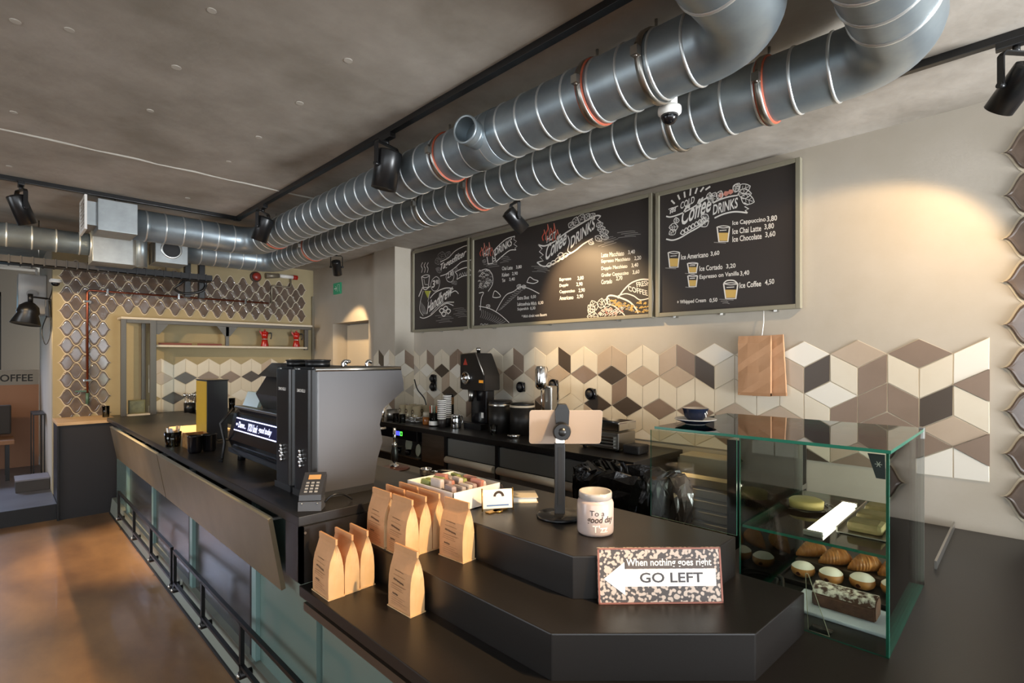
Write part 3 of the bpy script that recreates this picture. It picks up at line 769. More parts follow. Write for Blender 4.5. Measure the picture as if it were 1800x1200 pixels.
# dishes on the open shelf
for k, (y, r, x) in enumerate(((4.52, .085, 3.05), (4.28, .06, 3.0))):
    m = MB(); m.lathe([(0, 0), (r * .55, 0), (r, .028), (r * .97, .03), (r * .5, .006), (0, .005)], (x, y, .632 + r * .98), axis=(-1, .2, .12), seg=26)
    tag(m.build('plate', mat('pale_green_dish', 'c9cfba', .3)), ['large pale green plate stood upright on the open shelf', 'small pale green saucer stood upright on the open shelf'][k], 'plate')
for k, y in enumerate((4.60, 4.43)):
    m = MB(); m.lathe([(0, 0), (.022, 0), (.036, .05), (.034, .05), (.02, .004), (0, .004)], (2.95, y, .632), seg=22)
    o = m.build('cup', M_blackgloss); tag(o, ['black cup on the open shelf, farther along', 'black cup on the open shelf in front of the pale green plate'][k], 'cup')
# far cabinet and the run along the far wall
t = thing('side_cabinet', 'dark grey cabinet with a pale wooden top against the ogee tiles', 'cabinet', (.7, 7.0, 0))
m = MB(); m.box(.455, .925, 6.80, 7.385, 0, .935); m.build('carcass', mat('charcoal_laminate', '262324', .5), t)
m = MB(); m.box(.445, .928, 6.77, 7.385, .935, .965, bev=.003); m.build('top', M_wood, t)
m = MB(); m.box(.444, .458, 6.77, 6.80, 0, .935); m.build('edge_trim', M_darkmetal, t)
t = thing('back_worktop', 'dark worktop along the far wall beneath the wall shelf', 'counter', (2.1, 7.1, 0))
m = MB(); m.box(.93, 3.28, 6.76, 7.385, .93, .955, bev=.003); m.build('worktop', M_black, t)
m = MB(); m.box(.95, 3.27, 6.84, 7.38, 0, .93); m.build('carcass', M_blackmatt, t)
# louvred fridge and steel shelving by the case
t = thing('fridge_unit', 'steel fridge with a louvred grille standing below the wall tiles', 'fridge', (3.38, 1.5, 0))
m = MB(); m.box(3.30, 3.485, 1.27, 1.69, 0, .95, bev=.004); m.build('case', mat('pale_steel', 'c9bda6', .4, metal=.6), t)
for k in range(9):
    z = .20 + k * .072; m = MB(); m.extrude([(3.30, 1.29, z), (3.275, 1.29, z - .012), (3.278, 1.29, z + .035), (3.30, 1.29, z + .055)], (0, .38, 0)); m.build('louvre', mat('louvre_steel', 'c4b594', .35, metal=.5), t)
t = thing('steel_shelving', 'open steel shelf unit standing behind the glass case', 'shelving', (3.3, 1.05, 0))
m = MB(); m.box(3.02, 3.03, .96, 1.25, .0, 1.13); m.build('side_panel', M_darkmetal, t)
m = MB(); m.box(3.475, 3.485, .96, 1.25, .0, 1.13); m.build('side_panel', M_steel, t)
m = MB(); m.box(3.03, 3.475, 1.24, 1.25, .0, 1.13); m.build('back_panel', M_steel, t)
for z in (.15, .52, .82, 1.10):
    m = MB(); m.box(3.03, 3.475, .955, 1.24, z, z + .03); m.build('shelf', M_steel, t)
m = MB(); m.box(3.015, 3.04, .953, .966, 0, 1.13); m.build('front_upright', M_chrome, t)
# bin
t = thing('waste_bin', 'dark waste bin lined with a crumpled black bag, in front of the back counter', 'bin', (2.65, 1.68, 0))
m = MB(); m.box(2.52, 2.78, 1.36, 1.98, 0, .78, bev=.012); m.build('bin_body', mat('bin_brown', '2c241d', .45), t)
m = MB()
g = []; n, k = 96, 9
rr = random.Random(5)
for j in range(k):
    row = []
    for i in range(n):
        a = 2 * PI * i / n; ca, sa = math.cos(a), math.sin(a)
        f = [1.06, 1.10, 1.13, 1.12, 1.08, 1.0, .9, .72, .4][j]; z = [.68, .72, .80, .87, .92, .945, .94, .90, .86][j]
        sx = (abs(ca) ** .5) * (1 if ca > 0 else -1); sy = (abs(sa) ** .5) * (1 if sa > 0 else -1)
        w = 0 if j == 0 else 1
        row.append(m.bm.verts.new((2.645 + sx * .135 * f + w * rr.uniform(-.014, .014), 1.67 + sy * .315 * f + w * rr.uniform(-.016, .016), z + w * rr.uniform(-.02, .02))))
    g.append(row)
for a, b in zip(g, g[1:]):
    for i in range(n): m.bm.faces.new((a[i], a[(i + 1) % n], b[(i + 1) % n], b[i]))
m.bm.faces.new(g[-1])
m.build('bin_bag', mat('black_bag_film', '1d1b19', .22, spec=.7, bump=.3, bscale=30), t)
m = MB()
for k in range(5): m.ball((2.518, 1.42 + k * .018, .55), .004, u=8, v=6)
m.build('rivet', M_steel, t)
# ================================================================ things on the bar and the display
def coffee_bag():
    w, d, h = .132, .056, .212
    t = thing('coffee_bag', '', 'bag', (0, 0, 0))
    Z = [.003, .028, .07, .110, .137, .162, .182, .193, .211]
    D = [1.0, 1.06, 1.08, 1.0, .84, .52, .2, .10, .10]; Wd = [1.0, .985, .97, .965, .97, .985, 1.0, 1.0, 1.0]; IN = [0, 0, 0, .02, .12, .30, .34, .0, .0]
    rr = random.Random(3); m = MB(); rings = []
    for z, a, b, i_ in zip(Z, D, Wd, IN):
        x, y = d / 2 * a, w / 2 * b; yi = y * (1 - i_ * .5); j = lambda: rr.uniform(-.0013, .0013)
        pts = [(-x, y), (-x, y * .33), (-x, -y * .33), (-x, -y), (-x * .4, -(y + yi) / 2), (0, -yi), (x * .4, -(y + yi) / 2), (x, -y), (x, -y * .33), (x, y * .33), (x, y), (x * .4, (y + yi) / 2), (0, yi), (-x * .4, (y + yi) / 2)]
        rings.append([m.bm.verts.new((p[0] + j(), p[1] + j(), z)) for p in pts])
    for a, b in zip(rings, rings[1:]):
        for i in range(14):
            f = m.bm.faces.new((a[i], a[(i + 1) % 14], b[(i + 1) % 14], b[i])); f.smooth = False
            f.material_index = 1 if i in (3, 4, 5, 6, 10, 11, 12, 13) else 0
    m.bm.faces.new(rings[0][::-1]); m.bm.faces.new(rings[-1])
    bmesh.ops.recalc_face_normals(m.bm, faces=m.bm.faces)
    m.build('bag_body', [M_kraft, M_kraftlit], t)
    m = MB(); m.box(-d / 2 - .004, d / 2 + .004, -w / 2 - .003, w / 2 + .003, 0, .004); m.build('bottom_flange', M_kraftlit, t)
    m = MB(); m.box(-.0042, .0042, -w / 2 - .001, w / 2 + .001, .193, .214, bev=.001); m.build('top_seal', M_kraft, t)
    def P(y, z):
        for k in range(len(Z) - 1):
            if Z[k] <= z <= Z[k + 1]:
                s = (z - Z[k]) / (Z[k + 1] - Z[k]); return Vector((-d / 2 * (D[k] + s * (D[k + 1] - D[k])) - .0016, y, z))
    m = MB(); n = (-1, 0, 0)
    def word(y, z, L, a, wd, slope=-.04):
        q = []; k = int(L / .0022)
        for i in range(k + 1):
            s = i / k; q.append(P(y - s * L, z + slope * s * L + a * (1 if i % 2 else -1) * rr.uniform(.4, 1)))
        m.stroke(q, wd, n)
    word(.032, .105, .058, .0042, .0036, -.12); word(.036, .055, .030, .0034, .0036); word(.03, .135, .05, .002, .0014)
    pr = m.build('printed_lettering', M_ink, t)
    m = MB()
    word(.035, .120, .066, .0012, .0012); word(.04, .088, .075, .0014, .0012)
    for z in (.080, .073, .048, .040, .032, .024): word(.045, z, rr.uniform(.06, .088), .0011, .0011)
    for z, L in ((.087, .09), (.017, .09)): m.stroke([P(.045, z), P(.045 - L, z)], .0007, n)
    m.build('fine_print', M_inkfaint, t)
    return t
bag = coffee_bag()
spots = [(.880, 1.846, .7305, 'kraft coffee bag at the front of the lower row, nearest the bar edge', 0),
         (.9445, 1.850, .7305, 'kraft coffee bag in the middle of the lower row of three', .0),
         (1.0085, 1.853, .7305, 'kraft coffee bag at the back of the lower row, against the step', -.0),
         (1.017, 1.538, .7305, 'kraft coffee bag standing alone on the low worktop in front of the step', .03),
         (1.108, 1.700, .8582, 'kraft coffee bag on the step, front of the row directly behind the lone low bag', 0),
         (1.1715, 1.704, .8582, 'kraft coffee bag on the step, middle of the row behind the lone low bag', 0),
         (1.2345, 1.703, .8582, 'kraft coffee bag on the step, back of the row behind the lone low bag', 0),
         (1.108, 1.850, .8582, 'kraft coffee bag on the step, front of the row nearest the bar end', 0),
         (1.1715, 1.852, .8582, 'kraft coffee bag on the step, middle of the row nearest the bar end', 0),
         (1.2345, 1.850, .8582, 'kraft coffee bag on the step, back of the row nearest the bar end', 0),
         (1.228, 1.520, .8582, 'kraft coffee bag standing apart on the step, closest to the arrow sign', .05)]
for i, (x, y, z, lab, rz) in enumerate(spots):
    if i == 0: bag.location = (x, y, z); bag['label'] = lab; bag['group'] = 'kraft coffee bags on the display'
    else: dup(bag, (x, y, z), lab, rz, 'kraft coffee bags on the display')
# ---- bean grinders
def grinder():
    t = thing('bean_grinder', '', 'coffee grinder', (0, 0, 0)); w = .0975
    prof = [(.0, .03), (.30, .03), (.318, .14), (.345, .22), (.33, .30), (.352, .375), (.462, .455), (.462, .49), (.445, .565), (.0, .565)]
    m = MB(); m.extrude([(x, -w + .018, z) for x, z in prof[1:-1] + [(.03, .565), (.03, .03)]], (0, 2 * w - .036, 0)); m.build('inner_body', M_blackmatt, t)
    for s in (-1, 1):
        m = MB(); m.extrude([(x + (.03 if x == 0 else 0), s * w, z) for x, z in prof], (0, -s * .018, 0))
        m.build('side_panel', mat('graphite_panel', '4c4a4b', .42, metal=.35), t)
        m = MB(); m.cyl((.02, s * (w - .004), .562), (.445, s * (w - .004), .562), .010, seg=14); m.build('edge_rail', M_steel, t)
    m = MB(); pts = []
    for a0, c in ((PI, (.03, -w + .03)), ):
        pass
    q = [(.03, w), ] 
    for k in range(9):
        a = PI / 2 + PI / 2 * k / 8; q.append((.036 + .036 * math.cos(a), w - .036 + .036 * math.sin(a)))
    for k in range(9):
        a = PI + PI / 2 * k / 8; q.append((.036 + .036 * math.cos(a), -w + .036 + .036 * math.sin(a)))
    q.append((.03, -w)); 
    m.prism([(x, y) for x, y in q], .03, .56); b = m.build('rear_cover', mat('black_satin', '1d1b1a', .3, spec=.6), t)
    m = MB(); m.box(.0, .30, -w + .004, w - .004, .0, .03); m.build('plinth', M_blackmatt, t)
    m = MB(); m.box(.01, .44, -w + .01, w - .01, .566, .572); m.build('top_plate', M_darkmetal, t)
    m = MB(); m.cyl((.075, 0, .572), (.075, 0, .598), .052, seg=28); m.lathe([(.05, 0), (.056, .003), (.056, .008), (0, .010)], (.075, 0, .596), seg=28); m.build('hopper_lid', M_blackplastic, t)
    for x in (.17, .29):
        m = MB(); m.tube(smooth_path([(x, -.05, .572), (x, -.05, .590), (x + .012, -.05, .598), (x + .026, -.05, .590)], 4), [.008] * 12 + [.005], seg=10); m.build('catch', M_chrome, t)
    m = MB(); put_text(m, 'SIMONELLI', (-.0012, .042, .462), (0, -.084, 0), (0, 0, .014), True); m.build('lettering', M_white, b)
    m = MB()
    for k in range(5): m.ball((-.004, .0 + .007 * math.sin(k * 2.1), .14 + k * .016), .009 - .001 * abs(k - 2), .008, .010, u=10, v=8)
    m.ball((-.006, -.018, .165), .006, .012, .005, u=10, v=8); m.ball((-.006, .016, .178), .006, .010, .005, u=10, v=8)
    m.build('chrome_emblem', M_chrome, b)
    m = MB(); m.cyl((.40, 0, .39), (.40, 0, .30), .018, .010, seg=16); m.build('spout', M_chrome, t)
    m = MB(); m.tube([(.33, -.03, .27), (.40, -.03, .27), (.40, .03, .27), (.33, .03, .27)], .006, seg=8); m.build('portafilter_fork', M_chrome, t)
    return t
g = grinder(); g.location = (.955, 2.262, .9905); g['label'] = 'black coffee grinder with grey side panel, nearer one, beside the card terminal'; g['group'] = 'coffee grinders'
dup(g, (.955, 2.472, .9905), 'black coffee grinder behind the nearer one, next to the espresso machine', 0, 'coffee grinders')
# ---- espresso machine with a light ticker on its back
def espresso():
    t = thing('espresso_machine', 'black espresso machine with a lit ticker display on its back', 'espresso machine', (1.2, 3.1, .99))
    y0, y1 = 2.66, 3.42
    m = MB(); m.extrude([(1.02, y0, 1.07), (1.0, y0, 1.12), (1.035, y0, 1.27), (1.06, y0, 1.30), (1.40, y0, 1.30), (1.46, y0, 1.24), (1.46, y0, 1.07)], (0, y1 - y0, 0)); m.build('body', M_blackgloss, t)
    m = MB(); m.box(1.0, 1.5, y0, y1, 1.04, 1.07, bev=.006); m.build('drip_tray', M_blackplastic, t)
    for y in (y0 + .05, y1 - .05):
        for x in (1.06, 1.42):
            m = MB(); m.cyl((x, y, .9905), (x, y, 1.042), .022, .018, seg=14); m.build('leg', M_blackplastic, t)
    m = MB(); m.box(1.035, 1.40, y0, y1, 1.30, 1.315, bev=.003); m.build('cup_rail', M_steel, t)
    n = Vector((-.97, 0, .24)).normalized()
    def B(y, z): return Vector((1.0 + (z - 1.12) * .2333, y, z)) + n * .002
    m = MB(); m.extrude([B(y1 - .08, 1.175), B(y0 + .02, 1.175), B(y0 + .02, 1.255), B(y1 - .08, 1.255)], n * .004); d = m.build('ticker_screen', mat('ticker_dark', '14163a', .2, emit=.35), t)
    m = MB()
    ex = Vector((0, -1, 0)); ez = Vector((.227, 0, .974))
    def T(s, y, z, L, hh): put_text(m, s, B(y, z) + n * .0055, ex * L, ez * hh, True)
    m.ball(B(y1 - .115, 1.213) + n * .005, .004, .008, .008, u=8, v=6)
    T('Damn...', y1 - .145, 1.198, .125, .034); T('YOU look', y1 - .30, 1.192, .15, .042); T('good today', y1 - .47, 1.190, .18, .042)
    for z in (1.180, 1.248): m.stroke([B(y1 - .085, z) + n * .0055, B(y0 + .025, z) + n * .0055], .006, n)
    m.build('ticker_letters', mat('ticker_light', 'd8dcff', .4, emit=1.6), d)
    # raised hood with angular cheeks
    m = MB(); m.extrude([(1.10, y0 + .02, 1.315), (1.06, y0 + .02, 1.40), (1.12, y0 + .02, 1.50), (1.20, y0 + .02, 1.53), (1.44, y0 + .02, 1.50), (1.50, y0 + .02, 1.40), (1.47, y0 + .02, 1.315)], (0, .45, 0)); m.build('hood', M_blackplastic, t)
    m = MB(); m.extrude([(1.08, y0 + .10, 1.50), (1.16, y0 + .10, 1.575), (1.40, y0 + .10, 1.56), (1.44, y0 + .10, 1.50)], (0, .40, 0)); m.build('cup_guard', M_blackgloss, t)
    m = MB(); m.extrude([(1.07, y1 - .28, 1.318), (1.10, y1 - .28, 1.40), (1.12, y1 - .28, 1.40), (1.09, y1 - .28, 1.318)], (0, .24, 0)); m.build('white_plaque', mat('pale_green_plaque', '97a396', .3), t)
    m = MB(); m.tube([(1.03, y1 + .005, 1.30), (.965, y1 + .02, 1.21), (.985, y1 + .01, 1.10), (.955, y1 - .04, 1.0)], .008, seg=10); m.tube([(.955, y1 - .04, 1.0), (.945, y1 - .05, .995)], .012, seg=10); m.build('side_tube', M_darkmetal, t)
    for y in (y0 + .15, y1 - .18):
        m = MB(); m.cyl((1.50, y, 1.24), (1.50, y, 1.17), .035, seg=20); g_ = m.build('group_head', M_chrome, t)
        m = MB(); m.cyl((1.53, y, 1.16), (1.62, y, 1.15), .012, .016, seg=14); m.build('portafilter_handle', M_blackplastic, g_)
espresso()
# ---- card terminal
def terminal():
    t = thing('card_terminal', 'dark grey card terminal with keypad leaning in its cradle beside the grinder', 'card terminal', (.93, 2.07, .99))
    c = Vector((.915, 2.065, .9905)); fx = Vector((-.62, -.78, 0)).normalized(); rx = Vector((-fx.y, fx.x, 0)) ; up = Vector((0, 0, 1)); rx = Vector((.78, -.62, 0)).normalized()
    def Q(a, b, z): return c + rx * a + (-fx) * b + up * z
    m = MB(); m.extrude([Q(-.045, -.035, 0), Q(-.045, .035, 0), Q(-.045, .030, .045), Q(-.045, -.030, .036)], rx * .09); m.build('cradle', mat('terminal_grey', '47474a', .4), t)
    m = MB(); m.extrude([Q(-.043, -.028, .040), Q(-.043, -.024, .022 + .04), Q(-.043, .062, .135), Q(-.043, .072, .118), Q(-.043, .030, .046)], rx * .086); b = m.build('handset', mat('terminal_dark', '38383b', .35), t)
    e0, e1 = Q(0, -.024, .062), Q(0, .062, .135); ey = (e1 - e0).normalized(); nn = rx.cross(ey).normalized()
    if nn.dot(fx) < 0: nn = -nn
    def K(a, s): return e0 + rx * a + ey * s + nn * .0015
    m = MB(); m.extrude([K(-.022, .075), K(.026, .075), K(.026, .098), K(-.022, .098)], nn * .001); m.build('screen', mat('amber_screen', 'b98a55', .3, emit=.25), b)
    m = MB()
    for i in range(4):
        for j in range(3):
            p = K(-.020 + j * .02, .014 + i * .0145); m.extrude([p + rx * -.006 + ey * -.004, p + rx * .006 + ey * -.004, p + rx * .006 + ey * .004, p + rx * -.006 + ey * .004], nn * .002)
    m.build('keypad', mat('key_grey', '9b9893', .5), b)
    m = MB()
    for s in (-1, 1): m.ball(Q(s * .03, -.033, .03), .004, u=8, v=6)
    m.build('screw', M_steel, t)
    m = MB(); m.tube(smooth_path([Q(.046, .02, .02), Q(.075, .03, .045), Q(.11, .06, .04), Q(.14, .10, .008)], 6), .004, seg=8); m.build('cable', M_blackplastic, t)
terminal()
# ---- menu box, cups, cutlery jar at the far end of the bar
t = thing('advert_box', 'tall black box with a yellow end standing on the bar', 'box', (1.19, 4.45, .99))
m = MB(); m.box(1.118, 1.26, 4.31, 4.585, .9905, 1.435, bev=.003); m.build('box_body', mat('box_black', '201f24', .45), t)
m = MB(); m.box(1.1145, 1.118, 4.313, 4.582, .994, 1.43); m.build('yellow_panel', mat('advert_yellow', 'c69a12', .5), t)
m = MB(); m.box(1.112, 1.266, 4.304, 4.59, 1.435, 1.441); m.build('lid', M_blackmatt, t)
m = MB(); m.box(1.17, 1.29, 4.22, 4.31, .9905, .998); m.build('foot_plate', M_darkmetal, t)
def jar_of_sachets():
    t = thing('sachet_jar', 'small clear glass holding colourful sachets and spoons', 'jar', (.885, 4.22, .9905))
    m = MB(); m.lathe([(.044, 0), (.052, .10), (.0505, .10), (.043, .004), (0, .004)], (.885, 4.22, .9905), seg=28); m.build('glass', M_tableware, t)
    rr = random.Random(2)
    kinds = (('silver', mat('sachet_silver', 'b9bcc0', .3, metal=.6)), ('tan', mat('sachet_tan', 'b98d52', .5)), ('white', M_white))
    for k in range(9):
        a = k * .7; b = Vector((.885 + .022 * math.cos(a), 4.22 + .022 * math.sin(a), .996)); m = MB()
        e = b + Vector((.018 * math.cos(a), .018 * math.sin(a), .115 + rr.uniform(-.02, .02))); w = Vector((-math.sin(a), math.cos(a), 0)) * .009
        m.extrude([b - w, b + w, e + w, e - w], Vector((math.cos(a), math.sin(a), 0)) * .002)
        c_, mt = kinds[k % 3]; tag(m.build('sachet', mt), 'small %s sachet stick standing in the clear glass on the bar' % c_, 'sachet', c_ + ' sachets in the glass')
jar_of_sachets()
t = thing('tip_box', 'copper coloured open tin with mixed sweets, next to the sachet glass', 'tin', (.99, 4.08, .9905))
m = MB(); m.box(.925, 1.055, 4.00, 4.15, .9905, .993); m.box(.925, .929, 4.0, 4.15, .99, 1.085); m.box(1.051, 1.055, 4.0, 4.15, .99, 1.085); m.box(.929, 1.051, 4.0, 4.004, .99, 1.085); m.box(.929, 1.051, 4.146, 4.15, .99, 1.085); m.build('tin_body', mat('tin_copper', 'b67438', .35, metal=.6, col2='d8b27a', nscale=26), t)
for k in range(8):
    m = MB(); m.ball((.95 + .027 * (k % 4), 4.04 + .06 * (k // 4), 1.009), .0155, .0155, .0155, u=10, v=8)
    tag(m.build('sweet', mat('sweet_green', '9aa87a', .4, col2='d8d2c0', nscale=30)), 'pale green wrapped sweet in the copper coloured tin', 'sweet', 'sweets in the copper tin')
for k, (x, y, lab) in enumerate(((.925, 3.83, 'black tumbler on the bar edge, in front of the yellow-ended box'), (1.01, 3.84, 'second black tumbler, right behind the one at the bar edge'))):
    m = MB(); m.lathe([(.033, 0), (.040, .012), (.043, .105), (.046, .108), (.044, .112), (.038, .110), (.032, .01), (0, .01)], (x, y, .9905), seg=28)
    tag(m.build('tumbler', M_blackgloss), lab, 'cup')
m = MB(); m.box(1.07, 1.42, 4.75, 5.25, .9905, 1.012, bev=.004)
tag(m.build('cutting_board', M_wood), 'pale wooden board lying on the bar beyond the yellow-ended box', 'board')
# ---- tea box and small things on the upper step
def tea_box():
    t = thing('tea_box', 'white open card box full of wrapped tea bags on the upper step', 'box', (1.34, 1.735, .9905))
    x0, x1, y0, y1, z0, z1 = 1.275, 1.53, 1.60, 1.92, .9905, 1.072
    m = MB(); m.box(x0, x1, y0, y1, z0, z0 + .003)
    for a in ((x0, x0 + .003, y0, y1), (x1 - .003, x1, y0, y1), (x0, x1, y0, y0 + .003), (x0, x1, y1 - .003, y1)): m.box(*a, z0, z1)
    m.build('card_box', M_paper, t)
    rr = random.Random(9); n = 0
    for r in range(3):
        for k in range(6):
            x = x0 + .042 + k * .034; y = y0 + .07 + r * .09; m = MB(); tl = rr.uniform(-.22, .22); hh = rr.uniform(.075, .098)
            R = Matrix.Rotation(tl, 3, 'Y') @ Matrix.Rotation(rr.uniform(-.25, .25), 3, 'Z')
            m.box(x - .012, x + .012, y - .034, y + .034, z0 + .012, z0 + .012 + hh, bev=.009, rot=R, about=(x, y, z0 + .012))
            k_ = (r * 6 + k * 3 + (n % 2)) % 5 if not (r == 2 and k < 2) else 3; n += 1
            nm, hx = (('mauve', '9c8a88'), ('pale beige', 'c2b5ae'), ('rose', 'b0786a'), ('green', '8f9a5a'), ('grey', 'a39a9a'))[k_]
            tag(m.build('tea_bag', mat('tea_' + nm, hx, .5)), 'wrapped %s tea bag standing in the white card box' % nm, 'tea bag', nm + ' tea bags in the white box')
tea_box()
def card_holder():
    t = thing('card_holder', 'small white card with a dark arch emblem in a brass stand', 'sign', (1.43, 1.50, .9905))
    n = Vector((-.55, -.835, 0)); r = Vector((.835, -.55, 0)); c = Vector((1.425, 1.505, .9905))
    m = MB(); m.extrude([c + r * -.06 + Vector((0, 0, .012)), c + r * .06 + Vector((0, 0, .012)), c + r * .06 - n * .012 + Vector((0, 0, .085)), c + r * -.06 - n * .012 + Vector((0, 0, .085))], -n * .004); cd = m.build('card', M_paper, t)
    up = (Vector((0, 0, .073)) - n * .012).normalized(); e = c + r * .005 + up * .046 + Vector((0, 0, .012)) + n * .001
    m = MB(); m.stroke(arc(e, .017, 0, PI, 16, r, up), .010, n)
    m.build('arch_emblem', M_ink, cd)
    m = MB(); m.stroke([c + r * -.045 + up * .012 + n * .001 + Vector((0, 0, .012)), c + r * .045 + up * .012 + n * .001 + Vector((0, 0, .012))], .006, n); m.build('blue_line', mat('ink_blue', '5a7fb8', .6), cd)
    m = MB(); m.cyl(c, c + Vector((0, 0, .004)), .020, seg=20); 
    for s in (-.062, .062): m.cyl(c + r * s + Vector((0, 0, .002)), c + r * s + Vector((0, 0, .09)) - n * .014, .003, seg=8)
    m.box(c.x - .05, c.x + .05, c.y - .006, c.y + .02, c.z, c.z + .004); m.build('brass_stand', mat('brass', 'b08a45', .3, metal=.9), t)
card_holder()
t = thing('notebook', 'cream covered notebook lying behind the white card', 'notebook', (1.60, 1.56, .9905))
m = MB(); R = Matrix.Rotation(-.7, 3, 'Z'); m.box(1.52, 1.68, 1.52, 1.62, .993, 1.012, bev=.003, rot=R); m.build('pages', M_paper, t)
m = MB(); m.box(1.515, 1.685, 1.515, 1.625, .9905, .993, rot=R); m.box(1.515, 1.685, 1.515, 1.625, 1.012, 1.015, rot=R); m.build('cover', M_cream, t)
m = MB(); m.lathe([(.022, 0), (.026, .03), (.02, .05), (.012, .055), (0, .055)], (1.575, 1.66, .9905), seg=20)
tag(m.build('knob_pot', mat('brown_gloss', '4a342c', .25)), 'small dark brown pot between the tea box and the notebook', 'pot')
# ---- tablet on its stand
def tablet_stand():
    B0 = Vector((1.545, 1.285, .9905)); t = thing('tablet_stand', 'black table stand with a ball joint and clamp that holds the tablet', 'stand', B0)
    m = MB(); m.lathe([(0, 0), (.086, 0), (.088, .006), (.084, .012), (.03, .014), (0, .014)], B0, seg=40); m.build('base_plate', M_blackplastic, t)
    r = Vector((.7071, -.7071, 0)); f = Vector((.7071, .7071, 0)); R = Matrix.Rotation(-PI / 4, 3, 'Z')
    m = MB(); m.box(B0.x - .020, B0.x + .020, B0.y - .012, B0.y + .012, B0.z + .012, 1.275, bev=.003, rot=R); m.build('column', M_blackplastic, t)
    m = MB(); m.box(B0.x - .018, B0.x + .018, B0.y - .016, B0.y + .016, 1.275, 1.295, bev=.004, rot=R); m.build('column_cap', M_white, t)
    m = MB(); m.box(B0.x - .008, B0.x + .008, B0.y - .014, B0.y - .011, 1.04, 1.26, rot=R, about=B0); m.build('slot', M_darkmetal, t)
    m = MB(); m.cyl(B0 + Vector((0, 0, .28)) , B0 + Vector((0, 0, .32)), .012, seg=14); m.ball(B0 + Vector((0, 0, .328)) + r * .008, .026); m.lathe([(.03, -.02), (.036, 0), (.03, .02)], B0 + Vector((0, 0, .328)) + r * .008, seg=24, axis=f); m.build('ball_joint', M_blackplastic, t)
    m = MB(); c = B0 + Vector((0, 0, .355)) + f * .018 + r * .012
    pts = [c + Vector((0, 0, -.03)), c + Vector((0, 0, .06)) , c + Vector((0, 0, .062)) + f * .045]
    for a, b in zip(pts, pts[1:]): pass
    m.extrude([c - r * .022 + Vector((0, 0, -.06)), c + r * .022 + Vector((0, 0, -.06)), c + r * .028 + Vector((0, 0, .05)), c + r * .018 + Vector((0, 0, .072)), c - r * .018 + Vector((0, 0, .072)), c - r * .028 + Vector((0, 0, .05))], f * .022)
    m.box(c.x - .016, c.x + .016, c.y - .004, c.y + .05, c.z + .064, c.z + .076, rot=R, about=c); m.build('clamp', M_blackplastic, t)
    # the tablet
    cc = B0 + f * .050 + r * .028 + Vector((0, 0, .338)); up = Vector((0, 0, 1)); W_, H_ = .143, .069
    def T(a, b, d): return cc + r * a + up * b + f * (d + b * -.35)
    t2 = thing('tablet', 'white tablet seen from behind, clamped on the black stand', 'tablet', cc - up * H_)
    o = []
    for (sx, sy) in ((1, 1), (-1, 1), (-1, -1), (1, -1)):
        for k in range(5):
            a = {(1, 1): 0, (-1, 1): PI / 2, (-1, -1): PI, (1, -1): 1.5 * PI}[(sx, sy)] + PI / 2 * k / 4
            o.append((sx * (W_ - .012) + .012 * math.cos(a), sy * (H_ - .012) + .012 * math.sin(a)))
    nf = (T(0, 0, 1) - T(0, 0, 0)) * .007
    m = MB(); m.extrude([T(a, b, 0) for a, b in o], nf); m.build('back_shell', mat('tablet_back', 'cdb7a4', .35, metal=.3), t2)
    m = MB(); m.extrude([T(a * 1.004, b * 1.006, .0018) for a, b in o], nf * .55); m.build('rim', M_white, t2)
    m = MB(); m.extrude([T(a * .97, b * .95, .0072) for a, b in o], nf * .04); m.build('screen', M_blackgloss, t2)
tablet_stand()
def candle():
    c = Vector((1.497, 1.083, .9905)); t = thing('tip_jar', 'frosted pinkish jar with handwritten lettering on the upper step', 'jar', c)
    m = MB(); m.lathe([(.056, 0), (.0625, .006), (.0635, .012), (.0635, .108), (.060, .116), (.055, .120), (.055, .122), (0, .122)], c, seg=40); m.build('jar_body', mat('frosted_jar', 'b9a8a2', .3, spec=.6, coat=.3), t)
    m = MB(); m.lathe([(.056, .122), (.058, .124), (.058, .142), (.056, .146), (.050, .144), (.048, .126), (0, .126)], c, seg=40); m.build('rim', mat('jar_rim', 'a6a09b', .2, spec=.7), t)
    f = Vector((-.7071, -.7071, 0)); r = Vector((.7071, -.7071, 0))
    def wrap(s, a0, a1, z0, z1, m, bold=False, shear=0):
        tm = text_mesh(s, bold, shear); M_ = []
        for v in tm.vertices:
            a = a0 + (a1 - a0) * v.co.x; v.co = c + (f * math.cos(a) + r * math.sin(a)) * .0642 + Vector((0, 0, z0 + (z1 - z0) * v.co.y))
        m.mesh(tm); bpy.data.meshes.remove(tm)
    m = MB(); wrap('To a', -.45, .35, .074, .092, m); wrap('good day', -.62, .95, .044, .072, m, True, .2); m.build('black_lettering', M_ink, t)
    m = MB(); wrap("T'zz", -.30, .55, .018, .043, m, True); m.build('white_lettering', M_white, t)
candle()
